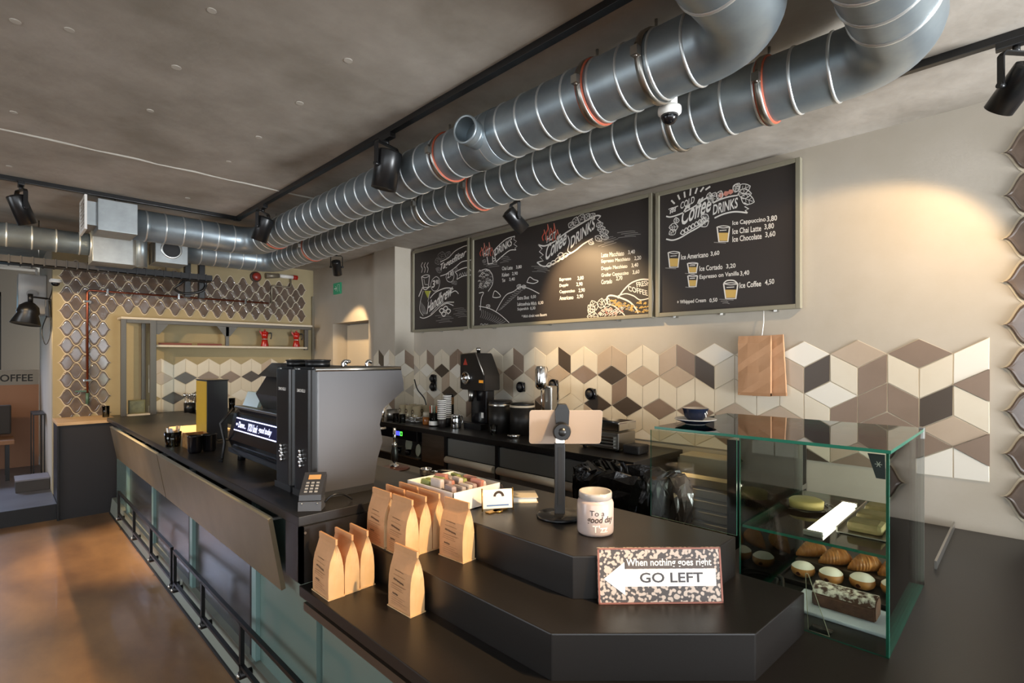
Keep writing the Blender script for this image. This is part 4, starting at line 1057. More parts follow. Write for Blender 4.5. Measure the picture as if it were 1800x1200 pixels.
def arrow_sign():
    BL, BR = Vector((1.292, .922, .8585)), Vector((1.566, .659, .8585)); r = (BR - BL); W_ = r.length; r.normalize(); n = Vector((r.y, -r.x, 0))
    if n.x > 0: n = -n
    H_ = .163; up = (Vector((0, 0, H_)) - n * .024).normalized(); nn = r.cross(up).normalized()
    if nn.dot(n) < 0: nn = -nn
    t = thing('arrow_sign', 'patterned wooden sign with a white arrow leaning on the upper step', 'sign', BL)
    dm = mat('damask', 'b9a79a', .5)
    if not dm.get('done'):
        dm['done'] = 1; nt = dm.node_tree; b = nt.nodes['Principled BSDF']; tc = nt.nodes.new('ShaderNodeTexCoord'); v = nt.nodes.new('ShaderNodeTexVoronoi'); v.inputs['Scale'].default_value = 105; v.feature = 'SMOOTH_F1'
        rp = nt.nodes.new('ShaderNodeValToRGB'); rp.color_ramp.elements[0].position = .38; rp.color_ramp.elements[1].position = .46; rp.color_ramp.elements[0].color = rgb('c3b2a4'); rp.color_ramp.elements[1].color = rgb('4b4543')
        nt.links.new(tc.outputs['Object'], v.inputs[0]); nt.links.new(v.outputs['Distance'], rp.inputs[0]); nt.links.new(rp.outputs[0], b.inputs['Base Color'])
    def Q(a, b, d=0): return BL + r * (a * W_) + up * (b * H_) + nn * d
    m = MB(); m.extrude([Q(0, 0), Q(1, 0), Q(1, 1), Q(0, 1)], -nn * .010); m.build('board', dm, t)
    m = MB()
    for a in (((0, 0), (1, 0), (1, .03), (0, .03)), ((0, .97), (1, .97), (1, 1), (0, 1)), ((0, 0), (.014, 0), (.014, 1), (0, 1)), ((.986, 0), (1, 0), (1, 1), (.986, 1))): m.extrude([Q(*p) for p in a], nn * .0012)
    m.build('border', mat('sign_border', '8f5a4c', .5), t)
    A = [(.045, .45), (.215, .745), (.215, .62), (.95, .62), (.95, .31), (.215, .31), (.215, .16)]
    m = MB(); m.extrude([Q(a, b, .0004) for a, b in A], nn * .001); ar = m.build('arrow', M_paper, t)
    m = MB(); put_text(m, 'GO LEFT', Q(.335, .375, .0018), r * (W_ * .51), up * (H_ * .18), True); m.build('dark_lettering', mat('grey_ink', '454244', .6), ar)
    m = MB(); m.extrude([Q(.225, .625, .0003), Q(.93, .625, .0003), Q(.93, .80, .0003), Q(.225, .80, .0003)], nn * .0003); m.build('dark_band', mat('sign_dark', '5a504b', .6), t)  # dark ground behind the white words
    m = MB(); put_text(m, 'When nothing goes right', Q(.23, .635, .0012), r * (W_ * .69), up * (H_ * .17), True); m.build('white_lettering', M_paper, t)
arrow_sign()
# ---- things on the work bench behind the bar
t = thing('tamper', 'upright coffee tamper with black handle and steel foot on the work bench', 'tamper', (1.88, 2.98, .8705))
c = Vector((1.88, 2.98, .8705))
m = MB(); m.lathe([(0, 0), (.095, 0), (.10, .004), (.095, .010), (0, .010)], c, seg=36); m.build('base_tray', mat('oxblood_tray', '3b221d', .3), t)
m = MB(); m.lathe([(.03, .010), (.03, .028), (.012, .034), (.012, .045), (0, .045)], c, seg=24); m.build('steel_foot', M_chrome, t)
m = MB(); m.lathe([(.012, .045), (.022, .06), (.024, .11), (.017, .14), (.020, .155), (0, .158)], c, seg=24); m.build('handle', M_blackplastic, t)
m = MB(); m.cyl(c + Vector((0, 0, .155)), c + Vector((0, 0, .27)), .010, seg=16); m.lathe([(.016, .15), (.017, .165), (.010, .172)], c, seg=20); m.build('steel_rod', M_chrome, t)
def portafilter(loc, rz, label):
    t = thing('portafilter', label, 'portafilter', (0, 0, 0))
    m = MB(); m.lathe([(.030, 0), (.036, .008), (.036, .032), (.040, .034), (.040, .040), (.033, .040), (.031, .012), (0, .010)], (0, 0, .004), seg=30); m.build('basket', M_chrome, t)
    m = MB(); m.cyl((-.036, 0, .024), (-.085, 0, .024), .008, seg=12); m.build('neck', M_chrome, t)
    m = MB(); m.tube([(-.08, 0, .024), (-.10, 0, .024), (-.17, 0, .022), (-.21, 0, .020)], [.011, .015, .017, .012], seg=14); m.build('handle', M_blackplastic, t)
    t.location = loc; t.rotation_euler = (0, 0, rz); t['group'] = 'portafilters'; return t
portafilter((1.90, 2.66, .8745), 2.3, 'chrome portafilter lying on the bench, farther one near the tamper')
portafilter((1.74, 2.42, .8705), 2.5, 'chrome portafilter lying on the bench, nearer one by the tea box')
t = thing('grinder_outlet', 'thick black tube lying on the bench behind the near grinder', 'tube', (1.70, 2.22, .8705))
m = MB(); m.cyl((1.60, 2.28, .91), (1.86, 2.10, .91), .038, seg=24); m.build('tube', M_blackmatt, t)
m = MB(); m.cyl((1.86, 2.10, .91), (1.90, 2.073, .91), .018, seg=20); m.build('chrome_tip', M_chrome, t)
# ---- cup on the glass case
def cup_saucer():
    c = onz(1215, 749, 1.3305); c = Vector((2.02, .965, 1.3345))
    t = thing('saucer', 'blue rimmed white saucer on top of the glass case', 'saucer', c)
    m = MB(); m.lathe([(0, 0), (.038, 0), (.04, .004), (.078, .018), (.082, .021), (.079, .023), (.04, .010), (0, .008)], c, seg=44); m.build('plate', mat('saucer_white', 'd9d4ca', .25), t)
    m = MB(); m.lathe([(.0375, .0005), (.041, .0035), (.076, .0165), (.080, .019)], c, seg=44, cap0=False, cap1=False); m.build('blue_underside', mat('cup_navy', '1c2438', .2, spec=.6), t)
    d = c + Vector((0, 0, .0085)); t = thing('coffee_cup', 'navy blue coffee cup with white inside, on the saucer', 'cup', d)
    m = MB(); m.lathe([(0, 0), (.026, 0), (.028, .006), (.042, .022), (.050, .052), (.0505, .056)], d, seg=40, cap1=False); m.build('cup_body', mat('cup_navy', '1c2438', .2, spec=.6), t)
    m = MB(); m.lathe([(.0505, .056), (.048, .0565), (.047, .050), (.038, .024), (.02, .010), (0, .009)], d, seg=40, cap0=False); m.build('white_inside', mat('cup_cream', 'd8c6b0', .3), t)
    h = Vector((.66, .75, 0)); q = [d + h * a + Vector((0, 0, b)) for a, b in ((.044, .044), (.062, .046), (.070, .036), (.062, .022), (.040, .018))]
    m = MB(); m.tube(smooth_path(q, 4), .0045, seg=10); m.build('handle', mat('cup_navy', '1c2438', .2), t)
    f = Vector((-.55, -.83, 0)); r = Vector((.83, -.55, 0)); m = MB()
    for a, z in ((.3, .036), (.45, .042), (.42, .030), (.58, .036), (.52, .024)):
        p = d + (f * math.cos(a) + r * math.sin(a)) * (.0435 + (z - .022) * .27 + .001) + Vector((0, 0, z)); nn = (f * math.cos(a) + r * math.sin(a)); s = nn.cross(Vector((0, 0, 1)))
        m.extrude([p - s * .004 + Vector((0, 0, -.003)), p + s * .003, p + Vector((0, 0, .005)), p - s * .005 + Vector((0, 0, .002))], nn * .001)
    m.build('white_emblem', M_white, t)
cup_saucer()
# ================================================================ the glass case and what it holds
def pane(m, x0, x1, y0, y1, z0, z1):
    """glass sheet: clear on its faces, green on its cut edges"""
    m.mi = 0; n0 = len(m.bm.faces); m.box(x0, x1, y0, y1, z0, z1); m.bm.faces.ensure_lookup_table()
    d = [x1 - x0, y1 - y0, z1 - z0]; k = d.index(min(d))
    m.bm.normal_update()
    for f in m.bm.faces[n0:]:
        f.material_index = 0 if abs(f.normal[k]) > .9 else 1
GM = [M_pane, M_glassedge]
CX0, CX1, CY0, CY1, CYP, ZT = 1.842, 2.53, .29, 1.045, .715, 1.324
t = thing('glass_case', 'frameless glass display case with a glass shelf, holding the pastries', 'display case', (2.15, .6, .7305))
m = MB(); pane(m, CX0 - .006, CX1, CY0 - .004, CY1, ZT, ZT + .010); m.build('top_pane', GM, t)
m = MB(); pane(m, CX0 - .009, CX0, CY0, CYP, .7305, ZT); m.build('front_pane', GM, t)
m = MB(); pane(m, CX0 - .036, CX0 - .030, CYP, CY1, .991, ZT); m.build('guard_pane', GM, t)
m = MB(); pane(m, CX0, CX1, CY0, CY0 + .009, .7305, ZT); m.build('side_pane', GM, t)
m = MB(); pane(m, CX0 + .002, CX1, CYP, CYP + .006, .7305, ZT); m.build('partition_pane', GM, t)
m = MB(); pane(m, CX0 + .004, CX1 - .02, CY0 + .01, CYP - .004, 1.014, 1.023); m.build('glass_shelf', GM, t)
m = MB()
for y in (CY0, CYP): m.box(CX1 - .006, CX1 + .006, y, y + .012, .7305, ZT)
m.box(CX1 - .006, CX1 + .006, CY0, CYP, .7305, .742); m.build('rear_frame', M_steel, t)
m = MB(); m.box(CX1 - .04, CX1 - .02, CY0 - .006, CY0 + .012, ZT - .03, ZT + .016, bev=.003); m.build('corner_bracket', M_steel, t)
m = MB(); m.box(2.75, 3.48, CY0 - .016, CY0 - .008, .7305, .765); m.build('base_strip', M_steel, t)
m = MB(); m.extrude([(CX0 + .004, .302, 1.318), (CX0 + .004, .345, 1.318), (CX0 + .012, .325, 1.245), (CX0 + .012, .302, 1.245)], (.002, 0, 0)); tg = m.build('navy_tag', mat('tag_navy', '2a3440', .5), t)
m = MB()
for k in range(3):
    a = k * PI / 3; c = Vector((CX0 + .0055, .318, 1.288)); d = Vector((0, math.cos(a), math.sin(a))) * .009; m.stroke([c - d, c + d], .002, (-1, 0, 0))
m.build('white_star', M_white, tg)
t = thing('glow_bar', 'bright white glowing bar lying across the glass shelf of the case', 'lamp', (2.11, .50, 1.0235))
m = MB(); m.box(1.875, 1.888, .472, .528, 1.0235, 1.042, bev=.003); m.box(2.352, 2.365, .472, .528, 1.0235, 1.042, bev=.003); m.build('housing', M_steel, t)
m = MB(); m.box(1.885, 2.355, .478, .522, 1.0245, 1.040, bev=.004); m.build('bar_body', mat('bar_glow', 'fff6e6', .4, emit=9.0), t)  # white bar made to glow, strengthened to brighten the pastries
# trays
t = thing('pastry_tray', 'black tray under the croissants and sugared buns', 'tray', (2.36, .5, .7305))
m = MB(); m.box(2.18, 2.515, .315, .70, .7305, .738, bev=.003); m.build('tray_floor', M_blackplastic, t)
m = MB()
for a in ((2.18, 2.515, .312, .318), (2.18, 2.515, .697, .703), (2.177, 2.183, .315, .70), (2.512, 2.518, .315, .70)): m.box(*a, .7305, .748)
m.build('tray_rim', M_blackplastic, t)
def plate_rect():
    m = MB(); m.box(1.955, 2.145, .305, .60, .7305, .742, bev=.005)
    tag(m.build('cake_board', mat('blue_white_board', 'c3c8d6', .4)), 'white rectangular board under the loaf cake', 'board')
plate_rect()
M_cro = mat('croissant_crust', 'd08a48', .4, col2='a05f2a', nscale=24, coat=.2)
M_bun = mat('bun_crust', 'c07f3e', .5, col2='a0612a', nscale=14)
M_sugar = mat('icing_sugar', 'efe6da', .9)
m = MB(); m.box(2.365, 2.505, .325, .695, .7385, .768, bev=.003); tag(m.build('riser', mat('wood_riser', '4a3a2c', .5)), 'low dark riser under the back row of croissants', 'riser')
def croissant():
    m = MB(); n = 60; L = .155; seg = 18; rings = []
    for i in range(n + 1):
        s = i / n; a = (s - .5) * 1.05; R = .14
        c = Vector((R * (math.cos(a) - 1) + .012, R * math.sin(a), 0))
        env = math.sin(PI * min(max(s, .015), .985)) ** .62; step = 1 + .22 * ((abs(s - .5) * 15) % 1.0 - .5)
        r = .0335 * env * step + .003
        d = Vector((-math.sin(a), math.cos(a), 0)); x = d.cross(Vector((0, 0, 1))); c.z = max(r * .86, .004)
        rings.append([m.bm.verts.new(c + (x * math.cos(2 * PI * k / seg) + Vector((0, 0, .86)) * math.sin(2 * PI * k / seg)) * r) for k in range(seg)])
    for a, b in zip(rings, rings[1:]):
        for k in range(seg): f = m.bm.faces.new((a[k], b[k], b[(k + 1) % seg], a[(k + 1) % seg])); f.smooth = True
    m.bm.faces.new(rings[0]); m.bm.faces.new(rings[-1][::-1]); bmesh.ops.recalc_face_normals(m.bm, faces=m.bm.faces)
    return m
for i, (x, y, rz, lab) in enumerate(((2.445, .655, .85, 'croissant at the far end of the back row in the glass case'), (2.415, .560, .75, 'second croissant of the back row from the far end'),
                                     (2.425, .462, .8, 'third croissant of the back row from the far end'), (2.45, .372, .95, 'croissant of the back row right beside the side glass'))):
    m = croissant(); o = m.build('croissant', M_cro, origin=(0, 0, 0)); o.location = (x, y, .7685); o.rotation_euler = (0, 0, rz + PI); o.scale = (.92, .92, 1.05)
    tag(o, lab, 'croissant', 'croissants in the case')
def bun(x, y, lab):
    t = thing('sugared_bun', lab, 'bun', (x, y, .7385), 'sugared buns in the case')
    m = MB(); m.lathe([(0, 0), (.028, .001), (.041, .010), (.046, .022), (.043, .036), (.030, .047), (.014, .052), (0, .053)], (x, y, .7385), seg=30, squash=.92); m.build('bun_body', M_bun, t)
    m = MB(); m.lathe([(.0434, .0375), (.037, .0435), (.0305, .0482), (.014, .0535), (0, .0545)], (x, y, .7385), seg=30, cap0=False, squash=.92); m.build('sugar_dusting', M_sugar, t)
    m = MB(); m.ball((x - .043, y + .004, .7385 + .020), .004, .009, .007, u=10, v=8); m.build('jam_spot', mat('jam', '4a1f16', .2), t)
for x, y, lab in ((2.275, .640, 'sugared bun at the far end of the front row in the glass case'), (2.285, .545, 'second sugared bun of the front row from the far end'),
                  (2.31, .448, 'third sugared bun of the front row from the far end'), (2.325, .352, 'sugared bun of the front row right beside the side glass')): bun(x, y, lab)
t = thing('loaf_cake', 'dark loaf cake dusted with sugar at the front of the glass case', 'cake', (2.03, .46, .7425))
m = MB(); prof = [(2.02, .7425), (2.10, .7425), (2.106, .785), (2.092, .806), (2.06, .814), (2.028, .806), (2.014, .785)]
m.extrude([(x, .355, z) for x, z in prof], (0, .185, 0)); bmesh.ops.bevel(m.bm, geom=m.bm.edges[:], offset=.004, segments=2, affect='EDGES'); m.build('loaf', mat('loaf_crust', '4a2a1d', .6, col2='6d4530', nscale=18, bump=.3, bscale=60), t)
sg = bpy.data.materials.new('patchy_sugar'); sg.use_nodes = True; nt = sg.node_tree; b_ = nt.nodes['Principled BSDF']; b_.inputs['Roughness'].default_value = .9
tc_ = nt.nodes.new('ShaderNodeTexCoord'); ns = nt.nodes.new('ShaderNodeTexNoise'); ns.inputs['Scale'].default_value = 55; ns.inputs['Detail'].default_value = 8; rp = nt.nodes.new('ShaderNodeValToRGB')
rp.color_ramp.elements[0].position = .42; rp.color_ramp.elements[1].position = .60; rp.color_ramp.elements[0].color = rgb('4f3023'); rp.color_ramp.elements[1].color = rgb('e6ddd4')
nt.links.new(tc_.outputs['Object'], ns.inputs[0]); nt.links.new(ns.outputs['Fac'], rp.inputs[0]); nt.links.new(rp.outputs[0], b_.inputs['Base Color'])
m = MB(); cap = [(2.016, .789), (2.028, .808), (2.06, .8165), (2.092, .808), (2.104, .789)]
for (x0_, z0_), (x1_, z1_) in zip(cap, cap[1:]): m.face([(x0_, .357, z0_), (x1_, .357, z1_), (x1_, .538, z1_), (x0_, .538, z0_)])
bmesh.ops.remove_doubles(m.bm, verts=m.bm.verts, dist=1e-5); bmesh.ops.recalc_face_normals(m.bm, faces=m.bm.faces)
m.build('sugar_dusting', sg, t)
# tongs, acrylic price holder, white box, glass with forks, jar
t = thing('serving_tongs', 'black serving tongs with toothed tip lying in the case', 'tongs', (2.05, .66, .7305))
m = MB(); m.tube(smooth_path([(1.90, .60, .742), (2.0, .63, .775), (2.08, .655, .778), (2.16, .69, .75)], 5), [.007] * 15 + [.012], seg=10); m.tube(smooth_path([(1.91, .635, .742), (2.0, .655, .765), (2.08, .672, .768), (2.15, .70, .745)], 5), [.006] * 16, seg=10); m.build('arms', M_blackplastic, t)
for k in range(6):
    m = MB(); m.cyl((1.895 + k * .013, .60 + k * .005, .748), (1.885 + k * .013, .595 + k * .005, .731), .003, .0015, seg=8); m.build('tooth', M_white, t)
t = thing('price_holder', 'bent clear acrylic price holder leaning at the end of the lower step', 'sign holder', (1.86, .48, .7305))
m = MB(); a = [(1.8495, .445, .7305), (1.8495, .505, .7305), (1.874, .520, .90), (1.874, .512, .90)]
m.extrude(a, (.0025, 0, 0)); m.extrude([(1.850, .445, .7305), (1.850, .505, .7305), (1.90, .505, .7305), (1.90, .445, .7305)], (0, 0, .0025)); m.build('acrylic_sheet', M_acryl, t)
m = MB(); q = [Vector(p) for p in a]
for i in range(4): m.cyl(q[i], q[(i + 1) % 4], .0010, seg=6)
m.build('bright_edge', mat('acrylic_edge', 'b8b49c', .2), t)
t = thing('plastic_tub', 'white plastic tub with lid on the worktop beyond the glass partition', 'tub', (2.42, .84, .7305))
m = MB(); m.box(2.34, 2.50, .78, .90, .7305, .815, bev=.008); m.build('tub_body', M_white, t)
m = MB(); m.box(2.335, 2.505, .775, .905, .815, .828, bev=.004); m.build('lid', M_white, t)
t = thing('fork_glass', 'clear tumbler full of small forks and spoons beyond the glass partition', 'glass', (2.22, .81, .7305))
m = MB(); m.lathe([(.035, 0), (.042, .095), (.0405, .095), (.034, .005), (0, .005)], (2.22, .81, .7305), seg=28); m.build('glass', M_tableware, t)
for k in range(9):
    a = k * 2 * PI / 9; b = Vector((2.22 + .018 * math.cos(a), .81 + .018 * math.sin(a), .738)); e = b + Vector((.024 * math.cos(a), .024 * math.sin(a), .12 + .012 * (k % 3)))
    m = MB(); m.cyl(b, e, .0022, seg=8); m.ball(e, .007, .007, .013, u=10, v=8); tag(m.build('small_spoon', M_chrome), 'small steel spoon standing in the tumbler beyond the partition', 'spoon', 'spoons in the tumbler')
m = MB(); m.lathe([(.045, 0), (.05, .02), (.05, .075), (.035, .09), (.035, .105), (0, .108)], (2.60, .80, .7305), seg=28)
tag(m.build('dark_jar', mat('dark_teal_glass', '2c3f45', .12, spec=.7)), 'round dark teal jar behind the croissants', 'jar')
# glass domes and trays on the shelf
t = thing('cake_tray', 'shallow steel tray with sandwiches on the glass shelf, near the side glass', 'tray', (2.2, .38, 1.0235))
m = MB(); m.box(1.98, 2.42, .315, .455, 1.0235, 1.028, bev=.002)
for a in ((1.98, 2.42, .312, .317), (1.98, 2.42, .453, .458)): m.box(*a, 1.0235, 1.042)
m.build('tray', M_steel, t)
for k in range(3):
    m = MB(); x = 2.05 + k * .13; m.box(x - .045, x + .045, .335, .435, 1.0285, 1.062, bev=.014)
    tag(m.build('sandwich', mat('bread', 'a58d5f', .6, col2='8a7c4e', nscale=20)), ['sandwich on the steel tray, closest to the front glass', 'sandwich in the middle of the steel tray', 'sandwich at the rear end of the steel tray'][k], 'sandwich', 'sandwiches on the shelf')
t = thing('cake_plate', 'round glass plate with a flat cake on the far half of the shelf', 'plate', (2.2, .61, 1.0235))
m = MB(); m.lathe([(0, 0), (.07, 0), (.092, .012), (.09, .014), (.068, .004), (0, .004)], (2.22, .613, 1.0235), seg=36); m.build('plate', M_tableware, t)
m = MB(); m.lathe([(0, .0045), (.058, .0045), (.06, .03), (.052, .036), (0, .038)], (2.22, .613, 1.0235), seg=30); tag(m.build('flat_cake', mat('cake_yellow', 'a8965c', .6)), 'flat yellow cake on the round glass plate', 'cake')
# ================================================================ things on the back counter
ZB = .9505
def lathe_thing(name, prof, c, mt, lab, cat, group=None, seg=28):
    m = MB(); m.lathe(prof, c, seg=seg); return tag(m.build(name, mt), lab, cat, group)
G = [(.030, 0), (.034, .085), (.0325, .085), (.028, .006), (0, .006)]
t = thing('glass_rack', 'low wire rack holding upturned printed glasses', 'rack', (3.12, 4.56, ZB))
m = MB()
for (y0, y1, x0, x1) in ((4.38, 4.76, 3.0, 3.26),):
    for z in (ZB + .012, ZB + .05):
        for a, b in (((x0, y0), (x1, y0)), ((x1, y0), (x1, y1)), ((x1, y1), (x0, y1)), ((x0, y1), (x0, y0))): m.cyl((a[0], a[1], z), (b[0], b[1], z), .004, seg=8)
    for k in range(12):
        y = y0 + (y1 - y0) * k / 11; m.cyl((x0, y, ZB), (x0, y, ZB + .05), .003, seg=6); m.cyl((x1, y, ZB), (x1, y, ZB + .05), .003, seg=6); m.cyl((x0, y, ZB + .012), (x1, y, ZB + .012), .0025, seg=6)
m.build('wire_frame', M_chrome, t)
labs = ['printed glass on the wire rack, nearest the tea jar', 'printed glass in the middle of the front row on the wire rack', 'printed glass at the far end of the front row on the wire rack', 'printed glass in the rear row of the wire rack, near side', 'printed glass in the rear row of the wire rack, middle', 'printed glass in the rear row of the wire rack, far side']
for k in range(6):
    x = 3.065 if k < 3 else 3.18; y = 4.45 + (k % 3) * .118; c = (x, y, ZB + .053)
    t = thing('printed_glass', labs[k], 'glass', c, 'glasses on the wire rack')
    m = MB(); m.lathe([(.046, 0), (.042, .11), (0, .112)], c, seg=28, cap0=False); m.build('glass', mat('amber_tint_glass', 'b5a88a', .12, spec=.6), t)
    m = MB(); a = arc(Vector(c) + Vector((-.0465, 0, .055)), .018, 0, 2 * PI, 16, (0, 1, 0), (0, 0, 1)); m.stroke(a[:-1], .008, (-1, 0, 0), True); m.build('round_emblem', M_ink, t)
m = MB(); m.lathe([(.06, 0), (.062, .11), (.06, .11), (.056, .006), (0, .006)], (3.0, 4.80, ZB), seg=28); tag(m.build('beaker', M_steel), 'steel beaker at the far end of the back counter', 'beaker')
for k, (x, y) in enumerate(((2.93, 4.62), (2.93, 4.50))): lathe_thing('tumbler', G, (x, y, ZB), M_tableware, ['clear tumbler in front of the glass rack, farther one', 'clear tumbler in front of the glass rack, nearer one'][k], 'glass')
# tea jars
for k, (x, y, r, h, lab) in enumerate(((3.03, 4.22, .042, .075, 'honey jar with pale lid beside the glass of straws'), (3.14, 4.12, .038, .09, 'second jar with pale lid behind the honey jar'))):
    c = (x, y, ZB); t = thing('honey_jar', lab, 'jar', c)
    m = MB(); m.lathe([(r * .95, 0), (r, .006), (r, h * .9), (r * .85, h), (0, h)], c, seg=28); m.build('jar', mat('amber_honey', 'a8642a', .15, spec=.6) if k == 0 else mat('pale_jar', 'b9a684', .3), t)
    m = MB(); m.lathe([(r * .9, h), (r * .92, h + .045), (0, h + .046)], c, seg=28); m.build('lid', mat('jar_lid', 'cfc4ae', .45), t)
c = Vector((3.0, 4.06, ZB)); t = thing('straw_glass', 'glass full of striped and coloured straws', 'glass', c)
m = MB(); m.lathe([(.046, 0), (.05, .13), (.0485, .13), (.044, .006), (0, .006)], c, seg=28); m.build('glass', M_tableware, t)
m = MB(); m.lathe([(.0488, .012), (.0496, .052)], c, seg=28, cap0=False, cap1=False); m.build('paper_label', M_paper, t)
for k in range(10):
    a = k * 2 * PI / 10; b = c + Vector((.03 * math.cos(a), .03 * math.sin(a), .008)); e = c + Vector((.042 * math.cos(a + .4), .042 * math.sin(a + .4), .19 + .006 * (k % 3)))
    nm, hx = (('red', 'b5483c'), ('white', 'ddd6cb'), ('green', '6b9a7a'), ('orange', 'cf8a5a'))[k % 4]
    m = MB(); m.cyl(b, e, .0042, seg=8); tag(m.build('straw', mat('straw_' + nm, hx, .5)), '%s straw standing in the glass of straws' % nm, 'straw', nm + ' straws in the glass')
# stacks of paper cups: every cup a thing
def cup_stack(x, y, n, labf, grp):
    proto = None
    for k in range(n):
        if proto is None:
            proto = thing('paper_cup', labf(k), 'paper cup', (0, 0, 0), grp)
            m = MB(); m.lathe([(.028, 0), (.040, .088), (.0385, .088), (.027, .003), (0, .003)], (0, 0, 0), seg=24); m.build('cup_wall', mat('cup_black', '2a2523', .5), proto)
            m = MB(); m.lathe([(.0395, .080), (.042, .084), (.042, .091), (.039, .091)], (0, 0, 0), seg=24, cap0=False, cap1=False); m.build('rolled_rim', M_white, proto)
            proto.location = (x, y, ZB)
        else: dup(proto, (x, y, ZB + k * .0185), labf(k), 0, grp)
lab_a = ['lowest', 'second', 'third', 'fourth', 'fifth', 'sixth', 'seventh', 'eighth', 'ninth', 'tenth', 'eleventh', 'twelfth']
cup_stack(3.0, 3.94, 10, lambda k: '%s paper cup of the shorter stack, next to the straws' % (lab_a[k] if k < 9 else 'topmost'), 'paper cups in the shorter stack')
cup_stack(3.10, 3.985, 12, lambda k: '%s paper cup of the taller stack behind the straws' % (lab_a[k] if k < 11 else 'topmost'), 'paper cups in the taller stack')
c = Vector((3.19, 4.06, ZB)); m = MB(); m.lathe([(.04, 0), (.042, .29), (.035, .30), (0, .30)], c, seg=24)
t = tag(m.build('syrup_canister', M_darkmetal, origin=c), 'tall dark canister with a tan label band, behind the paper cups', 'canister')
m = MB(); m.lathe([(.0425, .20), (.0428, .27)], c, seg=24, cap0=False, cap1=False); m.build('tan_band', mat('tan_band', 'a87a4a', .5), t)
c = Vector((3.06, 3.80, ZB)); t = thing('milk_jug', 'steel milk jug in front of the large grinder', 'jug', c)
m = MB(); m.lathe([(.046, 0), (.05, .01), (.044, .08), (.040, .11), (.044, .125), (.042, .125), (.038, .11), (.045, .012), (0, .01)], c, seg=30); m.build('jug_body', M_chrome, t)
m = MB(); m.tube(smooth_path([c + Vector((.043, 0, .11)), c + Vector((.075, 0, .10)), c + Vector((.075, 0, .04)), c + Vector((.047, 0, .025))], 5), .005, seg=8); m.build('handle', M_chrome, t)
# large grinder
def big_grinder():
    x0, x1, y0, y1 = 3.10, 3.30, 3.50, 3.78
    t = thing('shop_grinder', 'tall black shop coffee grinder with a red triangle badge and steel dial', 'coffee grinder', (3.2, 3.63, ZB))
    m = MB(); m.extrude([(x0 + .02, y0 + .02, ZB), (x1, y0 + .02, ZB), (x1, y0 + .02, ZB + .05), (x0 + .02, y0 + .02, ZB + .05)], (0, y1 - y0 - .04, 0)); m.build('foot', M_blackplastic, t)
    m = MB(); m.box(x0 + .10, x1, y0 + .03, y1 - .03, ZB + .05, ZB + .36, bev=.012); m.build('column', M_blackgloss, t)
    m = MB(); m.extrude([(x0, y1, ZB + .36), (x0, y1, ZB + .69), (x0, y0 + .06, ZB + .70), (x0, y0 - .045, ZB + .50), (x0, y0 - .05, ZB + .36)], (x1 - x0, 0, 0)); bmesh.ops.bevel(m.bm, geom=m.bm.edges[:], offset=.008, segments=2, affect='EDGES'); m.build('head', mat('grinder_black', '1c1917', .35), t)
    m = MB(); pts = [(x0 - .002, y1 - .004, ZB + .37), (x0 - .002, y1 - .004, ZB + .692), (x0 - .002, y0 + .062, ZB + .702), (x0 - .002, y0 - .047, ZB + .50)]; m.tube(pts, .006, seg=8); m.build('steel_trim', M_steel, t)
    m = MB(); m.extrude([(x0 - .004, y1 - .04, ZB + .59), (x0 - .004, y1 - .10, ZB + .59), (x0 - .004, y1 - .07, ZB + .65)], (.003, 0, 0)); m.build('red_badge', mat('badge_red', 'a8392a', .4), t)
    m = MB(); m.lathe([(.058, 0), (.058, .018), (.044, .024), (.044, .014), (0, .014)], (x0, y1 - .085, ZB + .47), axis=(-1, 0, 0), seg=32); m.lathe([(.020, .012), (.020, .03), (0, .03)], (x0, y1 - .085, ZB + .47), axis=(-1, 0, 0), seg=20); m.build('dial', M_chrome, t)
    m = MB(); m.box(x0 - .003, x0, y0 - .035, y0 + .02, ZB + .43, ZB + .455); m.build('amber_switch', mat('amber_switch', 'd08a2a', .4, emit=.4), t)
    m = MB(); m.cyl((x0 + .05, y1 - .09, ZB + .36), (x0 + .05, y1 - .09, ZB + .25), .03, .022, seg=20); m.build('spout', M_steel, t)
    m = MB(); m.lathe([(.018, .70), (.018, .72), (.026, .728), (.022, .75), (0, .754)], (x0 + .1, y0 + .14, ZB), seg=20); m.build('hopper_knob', M_chrome, t)
    m = MB(); m.box(x0 + .097, x0 + .10, y0 + .07, y0 + .10, ZB + .10, ZB + .15); m.build('white_switch', M_white, t)
big_grinder()
for k, (x, y, rim, lab) in enumerate(((3.19, 3.33, 'steel_band', 'black lidded bean tin beside the large grinder'), (3.215, 3.09, 'pale_band', 'black bean tin with a pale rim, next to the milkshake mixer'))):
    c = (x, y, ZB); t = thing('bean_tin', lab, 'tin', c); r = .108
    m = MB(); m.lathe([(r, 0), (r, .235)], c, seg=40, cap1=True); m.build('tin_body', mat('tin_black', '252321', .4, metal=.3), t)
    m = MB(); m.lathe([(r + .001, .235), (r + .0015, .243 if k == 0 else .252), (r - .002, .252)], c, seg=40, cap0=False, cap1=False); m.build(rim, M_steel if k == 0 else M_cream, t)
    m = MB(); m.lathe([(r - .001, .244), (r - .004, .272), (r * .8, .280), (.02, .283), (0, .283)] if k == 0 else [(r - .002, .253), (r - .006, .268), (.02, .274), (0, .274)], c, seg=40); m.build('lid', M_blackplastic, t)
lathe_thing('shot_glass', [(.022, 0), (.026, .02), (.034, .085), (.0325, .085), (.024, .02), (0, .012)], (3.02, 3.24, ZB), M_tableware, 'small clear glass in front of the black bean tins', 'glass')
m = MB(); m.lathe([(.0, 0), (.045, 0), (.055, .022), (.05, .028), (0, .032)], (3.02, 3.0, ZB), seg=28); tag(m.build('lid_dish', M_chrome), 'shiny steel dish by the second bean tin', 'dish')
